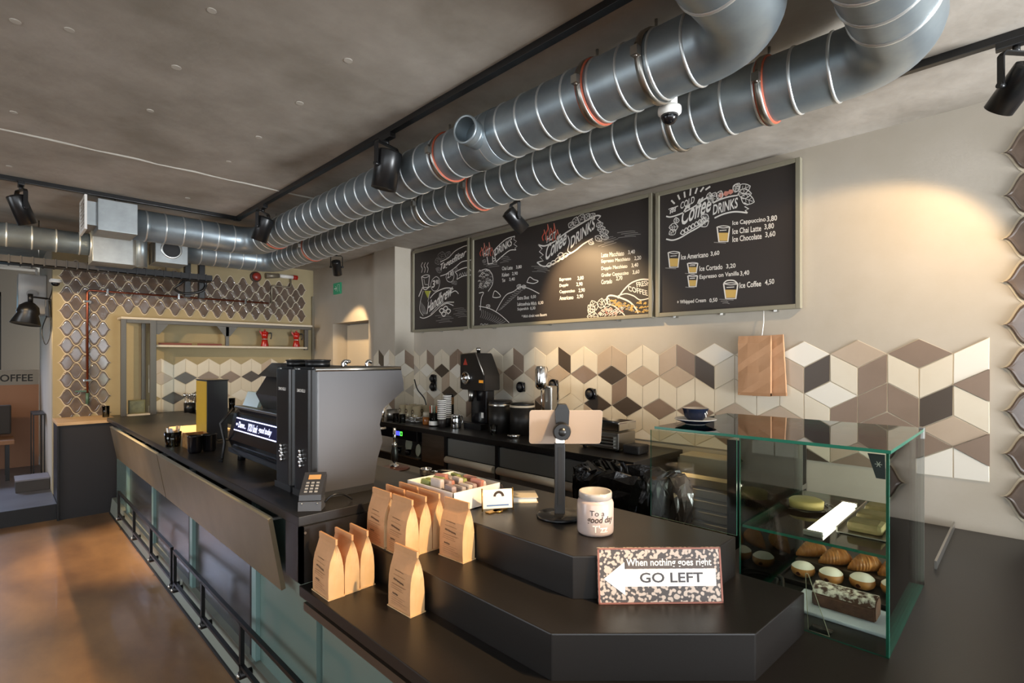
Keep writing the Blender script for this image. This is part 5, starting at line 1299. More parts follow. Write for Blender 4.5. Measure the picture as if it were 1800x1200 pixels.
t = thing('milkshake_mixer', 'silver milkshake mixer with a bulbous motor head', 'mixer', (3.26, 2.86, ZB))
m = MB(); m.box(3.20, 3.38, 2.79, 2.93, ZB, ZB + .03, bev=.006); m.build('foot', M_chrome, t)
m = MB(); m.box(3.28, 3.36, 2.82, 2.90, ZB + .03, ZB + .42, bev=.012); m.build('column', M_steel, t)
m = MB(); m.lathe([(.03, .39), (.05, .41), (.054, .45), (.054, .56), (.045, .585), (0, .59)], (3.25, 2.90, ZB), seg=30); m.build('motor_head', M_chrome, t)
m = MB(); m.cyl((3.25, 2.90, ZB + .4), (3.25, 2.90, ZB + .18), .005, seg=10); m.lathe([(.018, .175), (.018, .18)], (3.25, 2.90, ZB), seg=20); m.build('spindle', M_chrome, t)
m = MB(); m.lathe([(.034, .031), (.045, .17), (.043, .17), (.033, .036), (0, .036)], (3.25, 2.90, ZB), seg=28); tag(m.build('mixing_cup', M_chrome), 'steel cup standing under the milkshake mixer', 'cup')
t = thing('contact_grill', 'stainless contact grill behind the tablet', 'grill', (3.15, 2.2, ZB))
m = MB(); m.box(3.06, 3.28, 2.02, 2.36, ZB + .015, ZB + .13, bev=.006); m.build('body', M_steel, t)
m = MB(); m.box(3.05, 3.28, 2.01, 2.37, ZB + .14, ZB + .205, bev=.010); m.build('lid', M_chrome, t)
m = MB(); m.tube(smooth_path([(3.09, 2.03, ZB + .2), (3.0, 2.04, ZB + .215), (2.99, 2.19, ZB + .22), (3.0, 2.34, ZB + .215), (3.09, 2.35, ZB + .2)], 5), .009, seg=10); m.build('handle', M_blackplastic, t)
for k in range(4):
    m = MB(); m.box(3.045, 3.062, 2.05, 2.33, ZB + .025 + k * .022, ZB + .036 + k * .022); m.build('vent_rib', M_chrome, t)
for x in (3.09, 3.25):
    for y in (2.05, 2.33):
        m = MB(); m.cyl((x, y, ZB), (x, y, ZB + .016), .014, seg=12); m.build('foot', M_blackplastic, t)
m = MB(); m.box(3.06, 3.2, 1.86, 1.985, ZB, ZB + .06, bev=.012); tag(m.build('cash_box', mat('box_textured', '1f1d1c', .6, bump=.4, bscale=120)), 'small rough black box at the near end of the back counter', 'box')
m = MB(); R = Matrix.Rotation(.22, 3, 'X'); m.box(3.0, 3.012, 2.50, 2.72, ZB + .012, ZB + .20, bev=.003, rot=R); tag(m.build('clipboard', M_blackplastic), 'dark board leaning between the bean tins and the tablet', 'board')
# wall sockets
def socket(y, z, lab, double=False, plug=True, X=3.491):
    t = thing('wall_socket', lab, 'socket', (X, y, z))
    m = MB()
    zs = (z - .045, z + .045) if double else (z,)
    m.box(X - .008, X, y - .042, y + .042, zs[0] - .042, zs[-1] + .042, bev=.004); m.build('plate', M_blackplastic, t)
    for zz in zs:
        m = MB(); m.lathe([(.050, 0), (.050, .020), (.040, .026), (.034, .010), (0, .010)], (X - .008, y, zz), axis=(-1, 0, 0), seg=28); m.build('insert', M_blackgloss, t)
        if plug:
            m = MB(); m.lathe([(.030, .010), (.030, .035), (.022, .048), (0, .050)], (X - .008, y, zz), axis=(-1, 0, 0), seg=20); m.build('plug', M_blackmatt, t)
socket(3.36, 1.335, 'round black wall socket above the first bean tin')
socket(2.96, 1.325, 'double black wall socket beside the milkshake mixer', True)
socket(2.56, 1.31, 'round black wall socket above the tablet')
socket(4.72, 1.33, 'double black wall socket above the glass rack', True)
t = thing('ladle', 'black ladle standing among the upturned glasses', 'ladle', (3.3, 4.62, ZB))
m = MB(); m.tube(smooth_path([(3.33, 4.62, ZB + .02), (3.32, 4.66, ZB + .2), (3.28, 4.74, ZB + .31), (3.28, 4.80, ZB + .42)], 5), .007, seg=8); m.build('handle', M_blackplastic, t)
m = MB(); m.lathe([(0, 0), (.03, .006), (.04, .03), (.038, .03), (.028, .01), (0, .006)], (3.33, 4.62, ZB), seg=22); m.build('bowl', M_blackplastic, t)
# kraft carrier bags hung from the chalkboard
def paper_bag(x, yc, tilt, lab):
    t = thing('paper_bag', lab, 'bag', (x, yc, 1.36), 'kraft bags hanging on the wall'); w, z0, z1 = .10, 1.365, 1.745
    R = Matrix.Rotation(tilt, 3, 'X'); c = Vector((x, yc, z1))
    m = MB(); rr = random.Random(int(x * 1000)); g = []
    for j in range(9):
        z = z0 + (z1 - z0) * j / 8; d = .022 if j < 8 else .006; row = []
        for (a, b) in ((-1, -1), (-.4, -1), (.3, -1), (1, -1), (1, 1), (-1, 1)):
            row.append(m.bm.verts.new(R @ (Vector((x + b * d / 2 + rr.uniform(-.003, .003), yc - a * w, z)) - c) + c))
        g.append(row)
    for a, b in zip(g, g[1:]):
        for i in range(6): m.bm.faces.new((a[i], a[(i + 1) % 6], b[(i + 1) % 6], b[i]))
    m.bm.faces.new(g[0][::-1]); m.bm.faces.new(g[-1]); bmesh.ops.recalc_face_normals(m.bm, faces=m.bm.faces)
    m.build('bag_body', mat('kraft_bag_wall', 'b98f6c', .75, col2='ad815c', nscale=7, bump=.25, bscale=14, stretch=(1, 1, .4)), t)
    m = MB(); m.box(x - .013, x + .013, yc - w, yc + w, z0 - .001, z0 + .018, rot=R, about=c); m.build('folded_base', mat('kraft_bag_fold', 'a97e5a', .75), t)
    return t
paper_bag(3.465, 1.185, -.05, 'crooked kraft paper bag hanging at the back, next to the wall')
pb = paper_bag(3.43, 1.245, 0, 'kraft paper bag hanging in front below the chalkboard corner')
m = MB(); m.tube([(3.43, 1.20, 1.74), (3.46, 1.20, 1.83), (3.475, 1.205, 1.91)], .003, seg=6); m.build('string', M_white, pb)
# ================================================================ far wall: shelf, pipe, small fixings; the raised room beyond
t = thing('wall_shelf', 'dark steel wall shelf with two pale boards against the ochre wall', 'shelf', (2.0, 7.2, .955))
YF, YB_ = 7.12, 7.37
def post(x0, x1, y0, y1, z0, z1, nm='post'):
    m = MB(); m.box(x0, x1, y0, y1, z0, z1, bev=.003); m.build(nm, mat('shelf_steel', '5d5a55', .45, metal=.4), t)
post(1.0, 1.05, YF, YF + .05, .956, 2.04); post(1.27, 1.33, YF, YF + .05, .956, 2.04); post(1.22, 1.26, 7.30, 7.35, .956, 2.04); post(3.10, 3.15, YF + .1, YF + .15, 1.72, 2.04)
m = MB(); m.box(1.0, 3.16, YF - .01, YB_, 2.04, 2.065, bev=.003); m.build('upper_board', mat('shelf_white', 'cfc5b2', .5), t)
post(1.05, 3.15, YF + .005, YF + .045, 2.0, 2.04, 'cross_rail')
m = MB(); m.box(1.33, 3.10, YF + .02, YB_, 1.735, 1.76, bev=.003); m.build('lower_board', mat('shelf_white', 'cfc5b2', .5), t)
post(2.06, 2.10, YF + .01, YF + .05, 1.76, 2.0, 'middle_post')
for (xa, dirx) in ((2.08, 1), (2.08, -1), (1.33, 1)):
    m = MB(); m.extrude([(xa, YF + .01, 2.0), (xa + dirx * .12, YF + .01, 2.0), (xa + dirx * .03, YF + .01, 1.88), (xa, YF + .01, 1.88)], (0, .008, 0)); m.build('gusset', mat('shelf_steel', '5d5a55', .45, metal=.4), t)
m = MB(); m.box(1.05, 1.27, YF + .01, YF + .2, .956, .975); m.build('foot_board', mat('shelf_white', 'cfc5b2', .5), t)
m = MB(); m.box(1.075, 1.235, YF + .06, YF + .08, .9755, 1.13, bev=.003); pf = tag(m.build('picture_frame', mat('frame_olive', '6b6742', .5)), 'small olive picture frame between the shelf posts', 'frame')
m = MB(); m.box(1.09, 1.22, YF + .057, YF + .06, .99, 1.115); m.build('picture', mat('picture_dull', '55573f', .4, col2='80805e', nscale=12), pf)
for k, (x0, x1) in enumerate(((1.36, 1.70), (1.76, 2.03))):
    m = MB(); m.prism([(x0, YF + .06), (x1, YF + .06), (x1 - .05, YF + .2), (x0 + .1, YF + .2)], 1.7605, 1.785); tag(m.build('menu_folder', mat('folder_red', '7a4030', .6)), ['flat red-brown folder on the shelf, by the left post', 'flat red-brown folder on the shelf, by the middle post'][k].replace('left ', 'outer '), 'folder')
def moka(x, lab):
    c = Vector((x, YF + .1, 1.7605)); t = thing('moka_pot', lab, 'coffee pot', c, 'moka pots on the shelf')
    m = MB(); m.lathe([(.050, 0), (.052, .006), (.038, .085), (.036, .09)], c, seg=8, cap1=True); m.build('boiler', M_red, t)
    m = MB(); m.lathe([(.039, .09), (.041, .10), (.036, .105)], c, seg=24); m.build('collar', M_chrome, t)
    m = MB(); m.lathe([(.036, .105), (.050, .185), (.046, .186)], c, seg=8); m.extrude([c + Vector((-.040, -.012, .15)), c + Vector((-.066, 0, .186)), c + Vector((-.040, .012, .15))], (0, 0, .03)); m.build('upper_pot', M_red, t)
    m = MB(); m.lathe([(.048, .186), (.03, .202), (.012, .206), (.01, .216), (.014, .224), (0, .23)], c, seg=8); m.build('lid', M_red, t)
    m = MB(); m.tube(smooth_path([c + Vector((.045, 0, .178)), c + Vector((.082, 0, .18)), c + Vector((.085, 0, .14)), c + Vector((.075, 0, .10))], 4), .009, seg=8); m.build('handle', M_blackplastic, t)
moka(2.56, 'red moka pot standing in the open part of the wall shelf'); moka(2.98, 'red moka pot at the end post of the wall shelf')
# copper pipe on the ogee tiles
t = thing('copper_pipe', 'thin copper pipe running down and along the ogee tiles', 'pipe', (.75, 7.36, 1.1))
m = MB(); pth, _ = bend_path([(.735, 7.36, 1.10), (.735, 7.36, 2.355), (2.66, 7.36, 2.355)], .03, n=6); m.tube(pth, .011, seg=10); m.build('pipe', M_copper, t)
for (x, z, hor) in ((.735, 2.23, 0), (.735, 1.36, 0), (.91, 2.355, 1), (1.60, 2.355, 1), (2.36, 2.355, 1)):
    m = MB()
    if hor: m.box(x - .012, x + .012, 7.34, 7.385, z - .035, z + .035, bev=.004)
    else: m.box(x - .035, x + .035, 7.34, 7.385, z - .012, z + .012, bev=.004)
    m.build('pipe_clip', M_chrome, t)
m = MB(); m.cyl((.735, 7.36, 1.10), (.735, 7.36, 1.22), .016, seg=12); m.box(.63, .735, 7.352, 7.366, 1.235, 1.25); m.build('stop_valve', mat('valve_green', '4c6a5a', .4), t)
t = thing('steel_conduit', 'bent grey conduit rising from the tiles to the red valve', 'pipe', (2.7, 7.35, 2.39))
m = MB(); pth, _ = bend_path([(2.70, 7.36, 2.36), (2.70, 7.36, 2.60), (2.96, 7.36, 2.60), (2.96, 7.36, 2.72)], .03, n=6); m.tube(pth, .011, seg=10); m.build('pipe', mat('grey_conduit', '8a8272', .4, metal=.5), t)
t = thing('fire_alarm', 'round red fire alarm sounder on the far wall', 'alarm', (2.50, 7.4, 2.70))
m = MB(); m.lathe([(.07, 0), (.07, .03), (.045, .035)], (2.50, 7.398, 2.70), axis=(0, -1, 0), seg=32); m.build('base', mat('alarm_dark', '4a3f38', .5), t)
m = MB(); m.lathe([(.055, .033), (.052, .07), (.038, .082), (0, .084)], (2.50, 7.398, 2.70), axis=(0, -1, 0), seg=32); m.build('sounder', mat('alarm_red', '8f2c22', .35), t)
t = thing('red_valve', 'white and red valve on the grey conduit near the ceiling', 'valve', (2.96, 7.36, 2.73))
m = MB(); m.cyl((2.80, 7.36, 2.745), (2.99, 7.36, 2.745), .026, seg=18); m.build('valve_body', M_white, t)
m = MB(); m.cyl((2.99, 7.36, 2.745), (3.05, 7.36, 2.745), .032, seg=18); m.build('red_cap', M_red, t)
m = MB(); m.cyl((2.62, 7.36, 2.725), (2.80, 7.36, 2.745), .04, .03, seg=18); m.build('grey_end', mat('grey_conduit', '8a8272', .4), t)
t = thing('exit_sign', 'small green escape sign on the doorway wall, behind the far spotlight', 'sign', (3.29, 6.6, 2.5))
m = MB(); m.box(3.275, 3.298, 6.52, 6.72, 2.47, 2.62, bev=.003); m.build('housing', mat('exit_green', '1f7a55', .4, emit=.25), t)
m = MB(); n = (-1, 0, 0); P_ = lambda a, b: Vector((3.2742, 6.72 - .2 * a, 2.47 + .15 * b))
m.stroke([P_(.62, .2), P_(.62, .82), P_(.88, .82), P_(.88, .2)], .008, n); m.stroke([P_(.15, .5), P_(.48, .5)], .012, n); m.stroke([P_(.36, .7), P_(.5, .5), P_(.36, .3)], .010, n); m.build('running_symbol', M_white, t)
# doorway wall corner strip
m = MB(); m.box(3.268, 3.298, 7.36, 7.395, 0.96, 2.5); tag(m.build('corner_conduit', mat('grey_conduit', '8a8272', .4)), 'thin grey conduit down the corner of the far wall', 'pipe')
# glasses on the far worktop
t = thing('wine_glass', 'large stemmed glass bowl on the far worktop under the shelf', 'glass', (1.80, 7.05, .9555)); c = Vector((1.80, 7.05, .9555))
m = MB(); m.lathe([(.05, 0), (.05, .004), (.012, .012), (.010, .03), (.03, .045), (.065, .085), (.078, .15), (.076, .15), (.06, .085), (0, .052)], c, seg=30); m.build('bowl', M_tableware, t)
t = thing('cutlery_holder', 'dark pot of spoons and whisks on the far worktop', 'pot', (1.66, 7.1, .9555)); c = Vector((1.66, 7.1, .9555))
m = MB(); m.lathe([(.06, 0), (.062, .12), (.058, .12), (.056, .006), (0, .006)], c, seg=26); m.build('pot', M_blackplastic, t)
for k in range(7):
    a = k * 2 * PI / 7; b = c + Vector((.03 * math.cos(a), .03 * math.sin(a), .01)); e = b + Vector((.03 * math.cos(a), .03 * math.sin(a), .2)); m = MB(); m.cyl(b, e, .003, seg=8); m.ball(e, .012, .012, .022, u=10, v=8)
    tag(m.build('spoon', M_chrome), 'steel spoon in the dark pot on the far worktop', 'spoon', 'spoons in the dark pot')
for k, x in enumerate((1.93, 2.02, 2.11)): lathe_thing('tumbler', [(.032, 0), (.038, .15), (.0365, .15), (.03, .008), (0, .008)], (x, 7.06, .9555), M_tableware, ['tall clear tumbler next to the glass bowl', 'tall clear tumbler in the middle of three on the far worktop', 'tall clear tumbler farthest from the glass bowl'][k], 'glass')
lathe_thing('tumbler', [(.03, 0), (.034, .12), (.0325, .12), (.028, .008), (0, .008)], (.865, 7.1, .9655), M_tableware, 'clear tumbler at the end of the side cabinet', 'glass')
t = thing('work_lamp', 'black industrial wall lamp with a wide shade at the corner of the ochre wall', 'lamp', (.33, 7.5, 2.05))
m = MB(); m.box(.40, .449, 7.55, 7.60, 2.05, 2.25, bev=.004); m.build('wall_plate', M_blackplastic, t)
m = MB(); m.cyl((.43, 7.57, 2.25), (.28, 7.44, 2.25), .010, seg=10); m.cyl((.277, 7.435, 2.28), (.277, 7.435, 2.19), .022, seg=14); m.build('arm', M_blackplastic, t)
c = Vector((.275, 7.43, 2.19)); ax = Vector((-.16, -.1, -1)).normalized()
m = MB(); m.lathe([(.03, 0), (.045, .01), (.08, .045), (.095, .11), (.085, .125), (.125, .235), (.122, .237), (.08, .128), (.07, .055), (.03, .012)], c, axis=ax, seg=36, cap0=True, cap1=False); s = m.build('shade', M_blackplastic, t)
m = MB(); p = c + ax * .15; m.ball(p, .035); m.build('bulb', mat('bulb_lit', 'ffe2a8', .4, emit=5), t)
l = bpy.data.lights.new('lamp_glow', 'POINT'); l.energy = 5; l.color = (1, .78, .5); l.shadow_soft_size = .04; o = bpy.data.objects.new('lamp_glow', l); COL.objects.link(o); o.parent = t; o.location = c + ax * .2 - Vector((.33, 7.5, 2.05))
m = MB(); m.tube(smooth_path([(.43, 7.53, 2.23), (.44, 7.5, 1.9), (.40, 7.5, 1.75), (.37, 7.52, 1.9), (.41, 7.54, 2.06)], 5), .005, seg=7); m.tube([(.46, 7.385, 2.41), (.445, 7.52, 2.3), (.43, 7.55, 2.24)], .005, seg=7); m.build('cable', M_blackplastic, t)
t = thing('water_heater', 'white boxy water heater high on the wall of the raised room', 'water heater', (.32, 8.4, 2.2))
m = MB(); m.box(.20, .448, 8.2, 8.6, 2.12, 2.58, bev=.02); m.build('case', mat('heater_white', 'b9b7b3', .4), t)
m = MB(); m.cyl((.32, 8.199, 2.35), (.32, 8.19, 2.35), .05, seg=24); m.build('dial', mat('heater_grey', '9a9894', .4), t)
m = MB(); m.cyl((-1.6, 8.3, 2.66), (.36, 8.3, 2.66), .012, seg=10); m.cyl((.36, 8.3, 2.66), (.36, 8.3, 2.58), .012, seg=10); tag(m.build('white_pipe', M_white), 'thin white pipe leading to the water heater', 'pipe')
t = thing('room_divider', 'half-height partition with terracotta panel and COFFEE lettering', 'partition', (-.6, 9.6, .15))
m = MB(); m.box(-2.2, .44, 9.56, 9.595, .15, 1.25); m.build('terracotta_panel', mat('terracotta', 'a87a5c', .6), t)
m = MB(); m.box(-2.2, .44, 9.55, 9.595, 1.25, 1.45); b = m.build('pale_band', mat('band_grey', '9a948a', .6), t)
m = MB(); put_text(m, 'COFFEE', (-.02, 9.5485, 1.295), (.40, 0, 0), (0, 0, .095), True); m.build('lettering', M_blackmatt, b)
t = thing('bench_seat', 'dark upholstered bench with a wooden seat in the raised room', 'bench', (-.5, 8.9, .15))
m = MB(); m.box(-1.8, .16, 9.0, 9.08, .66, 1.02, bev=.015); m.build('backrest', mat('bench_dark', '2a2522', .6), t)
m = MB(); m.box(-1.8, .18, 8.55, 9.08, .58, .63, bev=.008); m.build('seat', mat('bench_wood', '8a6242', .5), t)
for x in (-1.7, .12):
    for y in (8.6, 9.03):
        m = MB(); m.box(x - .018, x + .018, y - .018, y + .018, .15, .58); m.build('leg', M_darkmetal, t)
m = MB(); m.cyl((-.45, 8.6, .16), (-.2, 8.6, .58), .014, seg=8); m.build('brace', M_darkmetal, t)
t = thing('side_table', 'thin dark metal table beside the bench', 'table', (.33, 8.6, .15))
m = MB(); m.box(.33, .44, 8.3, 8.9, .93, .942); m.build('tabletop', M_darkmetal, t)
for x in (.337, .433):
    for y in (8.315, 8.885):
        m = MB(); m.box(x - .006, x + .006, y - .006, y + .006, .15, .93); m.build('leg', M_darkmetal, t)
t = thing('step_box', 'low wooden step box on the raised floor by the wall', 'step', (.31, 7.6, .15))
m = MB(); m.box(.17, .445, 7.72, 8.05, .15, .27, bev=.004); m.build('riser', mat('step_dark', '3f3a37', .6), t)
m = MB(); m.box(.165, .446, 7.71, 8.06, .27, .285); m.build('tread', mat('step_grey', '77747a', .5), t)
# ================================================================ chalkboards
XB = 3.462; NB = (-1, 0, 0)
def bp(u, v, lift=0.0): return onx(u, v, XB - .0012 - lift)
def frame_board(name, label, ya, yb, z0, z1):
    """board between Y = yb (near) and ya (far)"""
    t = thing(name, label, 'menu board', (3.48, (ya + yb) / 2, z0)); w = .028
    m = MB(); m.box(XB, 3.485, yb + .01, ya - .01, z0 + .01, z1 - .01); m.build('chalk_panel', M_board, t)
    for (a, b, c, d, nm) in ((ya - w, ya, z0, z1, 'frame_side'), (yb, yb + w, z0, z1, 'frame_side'), (yb + w, ya - w, z0, z0 + w, 'frame_rail'), (yb + w, ya - w, z1 - w, z1, 'frame_rail')):
        m = MB(); m.box(3.448, 3.492, a, b, c, d, bev=.003); m.build(nm, M_frame, t)
    for k in range(3):
        y = yb + (ya - yb) * (.15 + .35 * k); m = MB(); m.box(3.46, 3.499, y - .010, y + .010, z0 - .012, z0 + .001); m.build('hook', M_steel, t)
    return t
class Chalk:
    def __init__(self): self.m = {}
    def mb(self, k): return self.m.setdefault(k, MB())
    def line(self, pts, w=.007, c='w', n=5, closed=False):
        q = [bp(u, v) for u, v in pts]
        if closed: q = smooth_path(q + [q[0]], n)[:-1]
        elif n > 1: q = smooth_path(q, n)
        self.mb(c).stroke(q, w, NB, closed)
    def text(self, s, u0, v0, u1, v1, h, bold=False, shear=0, c='w', up=None):
        p = bp(u0, v0); ex = bp(u1, v1) - p; ey = bp(u0, v0 - h) - p
        put_text(self.mb(c), s, p, ex, ey, bold, shear)
    def leaf(self, u, v, du, dv, w=.5, c='w', lw=.005):
        """leaf from (u, v) to its tip with a middle rib and veins"""
        px, py = -dv * w * .5, du * w * .5
        a = [(u, v), (u + du * .35 + px, v + dv * .35 + py), (u + du * .75 + px * .7, v + dv * .75 + py * .7), (u + du, v + dv)]
        b = [(u, v), (u + du * .35 - px, v + dv * .35 - py), (u + du * .75 - px * .7, v + dv * .75 - py * .7), (u + du, v + dv)]
        self.line(a, lw, c); self.line(b, lw, c); self.line([(u, v), (u + du * .9, v + dv * .9)], lw * .7, c, 1)
        for s in (.35, .6):
            self.line([(u + du * s, v + dv * s), (u + du * (s + .12) + px * .6, v + dv * (s + .12) + py * .6)], lw * .6, c, 1)
            self.line([(u + du * s, v + dv * s), (u + du * (s + .12) - px * .6, v + dv * (s + .12) - py * .6)], lw * .6, c, 1)
    def fill(self, pts, c, lift=.0003):
        m = self.mb(c); m.face([bp(u, v, -lift) for u, v in pts])
    def cup(self, u, v, w, h, fillc='y'):
        """iced drink tumbler with its foot at (u, v)"""
        if fillc: self.fill([(u - w * .33, v - h * .06), (u + w * .33, v - h * .06), (u + w * .42, v - h * .6), (u - w * .42, v - h * .6)], fillc)
        self.line([(u - w * .5, v - h), (u - w * .36, v), (u + w * .36, v), (u + w * .5, v - h)], .009, 'w', 1)
        self.line([(u - w * .5, v - h), (u, v - h * 1.07), (u + w * .5, v - h), (u, v - h * .92)], .005, 'w', 4, True)
        self.line([(u - w * .3, v - h * .75), (u + w * .25, v - h * .78)], .005, 'w', 1); self.line([(u - w * .75, v + h * .05), (u + w * .2, v + h * .1)], .005, 'g', 1)
    def scribble(self, u, v, du, dv, n=5, c='g', w=.004, gap=3):
        for k in range(n):
            s = (k * 37 % 11) / 11; self.line([(u + du * s * .4, v + k * gap + dv * s * .4), (u + du * (.5 + s * .2), v + k * gap + dv * .5 - 1), (u + du * (.7 + s * .3), v + k * gap + dv * (.7 + s * .3))], w, c, 3)
    def done(self, t):
        names = {'w': ('chalk_lettering', M_chalk), 'g': ('chalk_shading', M_chalkdim), 'r': ('red_chalk', M_chalkred), 'y': ('yellow_chalk', M_chalkyel), 'p': ('pink_chalk', M_chalkpink), 'v': ('green_chalk', mat('chalk_green', 'a9a83f', .8))}
        for k, m in self.m.items(): m.build(names[k][0], names[k][1], t)
# -- first board, beside the pier
t = frame_board('menu_board', 'narrow chalkboard beside the wall pier with a coffee carafe drawing', 5.09, 4.075, 1.905, 2.845)
c = Chalk()
for k in range(3): c.line([(741 + k * 5, 479), (742.5 + k * 5, 472), (740.5 + k * 5, 467), (743 + k * 5, 461)], .008)
c.line([(741, 486), (744, 505), (753, 505), (755, 484)], .012, n=1); c.line([(741, 486), (748, 483), (755, 484), (748, 488)], .007, closed=True); c.line([(745, 490), (747, 500), (752, 500)], .006, n=1)
c.line([(742, 505), (748, 509), (756, 503)], .010); c.line([(742, 507), (736, 521)], .014, n=1)
c.fill([(746, 511), (758, 511), (752, 524)], 'v'); c.line([(744, 511), (739, 530), (738, 545), (744, 555)], .007); c.line([(756, 511), (752, 530)], .007)
for k in range(5): c.line([(740 + k * 1.5, 530 + k * 2), (741 + k * 2, 545 + k), (745 + k * 1.4, 552)], .008, 'g')
c.line([(760, 491), (767, 486), (773, 493), (770, 508), (762, 511), (757, 502)], .006, closed=True); c.text('3', 759, 506, 765, 505, 13, True, .2); c.text('90', 766, 500, 771, 499, 8, True)
c.text('Tagesfilter', 774, 479, 820, 452, 15, True, .35)
c.line([(774, 460), (788, 453), (800, 441), (815, 433), (824, 431)], .009); c.line([(774, 485), (785, 481), (800, 470), (812, 460), (828, 457)], .008)
c.leaf(775, 456, 3, -14, .9, 'g'); c.leaf(784, 452, 7, -10, .7, 'g'); c.leaf(771, 465, -3, -12, .8, 'g'); c.leaf(772, 474, -6, -2, .9, 'g'); c.leaf(773, 480, -2, -10, .8, 'g')
c.line([(786, 480), (795, 475), (798, 486), (794, 495), (787, 494), (784, 487)], .006, closed=True); c.text('2,90', 786, 491, 797, 485, 10, True, .2)
c.line([(800, 478), (812, 472), (822, 470), (828, 476)], .008); c.line([(803, 491), (814, 485), (828, 483)], .008); c.line([(800, 478), (804, 484), (803, 491)], .007); c.line([(807, 485), (809, 480), (811, 485), (813, 479), (815, 484), (817, 478), (819, 483), (821, 477), (823, 482), (826, 477)], .006, n=1)
c.leaf(798, 494, 4, 6, .9, 'g'); c.leaf(799, 478, 4, -8, .8, 'g'); c.leaf(797, 493, -2, 6, .9, 'g')
c.text('Handbrew', 750, 552, 796, 517, 19, True, .4)
c.line([(756, 524), (765, 514), (780, 507), (790, 506), (797, 508)], .010); c.line([(791, 516), (800, 511), (806, 516)], .009)
c.line([(738, 557), (745, 559), (757, 554), (768, 544), (782, 532), (798, 531)], .009); c.line([(757, 552), (768, 540), (780, 530)], .006)
for (u, v) in ((776, 546), (783, 542), (788, 547), (780, 552)): c.line([(u - 4, v), (u, v - 4), (u + 4, v - 1), (u, v + 4)], .012, 'w', closed=True)
c.scribble(765, 555, 35, -2, 5); c.scribble(796, 543, 28, -2, 6); c.line([(776, 538), (786, 533), (797, 537)], .008)
c.done(t)
# -- wide board
t = frame_board('menu_board', 'wide chalkboard in the middle with hot drinks and a coffee sack drawing', 4.035, 1.985, 1.905, 2.83)
c = Chalk()
def flames(u, v, s, cols='rp'):
    for k, (du, h) in enumerate(((0, .7), (.22, 1.05), (.42, .8), (.62, 1.1), (.82, .7))):
        uu = u + du * s; cc = cols[k % 2] if len(cols) > 1 else cols
        c.line([(uu, v), (uu - s * .06, v - s * .35 * h), (uu + s * .06, v - s * .7 * h), (uu + s * .05, v - s * h)], .010, cc); c.line([(uu + s * .05, v - s * h), (uu + s * .16, v - s * .5 * h), (uu + s * .14, v - s * .05)], .006, 'p')
flames(845, 450, 22)
c.text('HOT', 850, 452, 862, 446, 11, True, .2); c.text('DRINKS', 870, 450, 900, 431, 13, True, .1)
c.line([(868, 441), (876, 432), (890, 420), (905, 415)], .009); c.line([(872, 460), (884, 449), (896, 440), (907, 439)], .009); c.line([(905, 415), (903, 421), (908, 424), (903, 429), (909, 433), (905, 436), (907, 439)], .007, n=1); c.line([(868, 441), (872, 460)], .008, n=1)
c.line([(856, 451), (858, 464), (866, 463), (866, 450)], .011, n=1); c.line([(866, 453), (871, 456), (866, 460)], .007); c.leaf(854, 460, -6, -2, 1, 'g'); c.leaf(866, 463, 8, -4, .8, 'g'); c.scribble(850, 465, 30, -4, 3); c.scribble(878, 453, 22, -3, 4)
for i, (s, p, v, u1) in enumerate((('Chai Latte', '3,80', 475, 904), ('Kakao', '2,90', 486.5, 897), ('Tee', '3,40', 496.5, 892))):
    c.text(s, 882.5, v, [901, 895, 888][i], v - 1.6, 6.5, True); c.text(p, [907, 900, 895][i], v - 2, [917, 910, 905][i], v - 2.8, 6.5, True)
for k in range(70):
    a = random.random() * 2 * PI; r = math.sqrt(random.random()); u, v = 852 + 14 * r * math.cos(a), 492 + 19 * r * math.sin(a)
    if u > 842: c.line([(u - 2, v), (u, v - 2.5), (u + 2, v)], .006, 'g' if k % 3 else 'w', 2)
c.line([(846, 475), (856, 473), (865, 482), (866, 498), (858, 512)], .007); c.line([(842, 515), (850, 514), (846, 524), (844, 545)], .008)
c.line([(842, 538), (860, 542), (878, 552), (895, 567)], .007); 
for k in range(12): c.line([(845 + k * 4, 542 + k * 2.0), (847 + k * 3.4, 550 + k * 1.5), (844 + k * 3, 558 + k)], .0055, 'g')
c.line([(872, 547), (880, 532), (890, 518), (903, 512), (915, 504), (930, 507), (948, 516)], .007)
for k in range(12): c.line([(876 + k * 3, 545 - k * 3.4), (881 + k * 3.2, 543 - k * 3.0), (884 + k * 3.2, 540 - k * 2.8)], .0055, 'g', 2)
c.line([(866, 522), (870, 511), (880, 520), (873, 523)], .007, closed=True); c.line([(926, 496), (931, 487), (938, 491), (946, 494), (938, 498)], .007, closed=True); c.leaf(855, 541, 6, -5, .9); c.leaf(910, 507, 5, -7, .9); c.leaf(918, 506, 6, -4, .9)
for s, p, v, u1 in (('Extra Shot', '0,50', 527, 930), ('Laktosefreie Milch', '0,30', 537.5, 943), ('Sojamilch', '0,30', 547, 929)): c.text(s, 909.5, v, u1, v - 1.5, 6.2, True); c.text(p, u1 + 3, v - 1.8, u1 + 12, v - 2.6, 6.2, True)
c.text('* Milch direkt vom Bauern', 917, 558.5, 961, 555, 5.2, True)
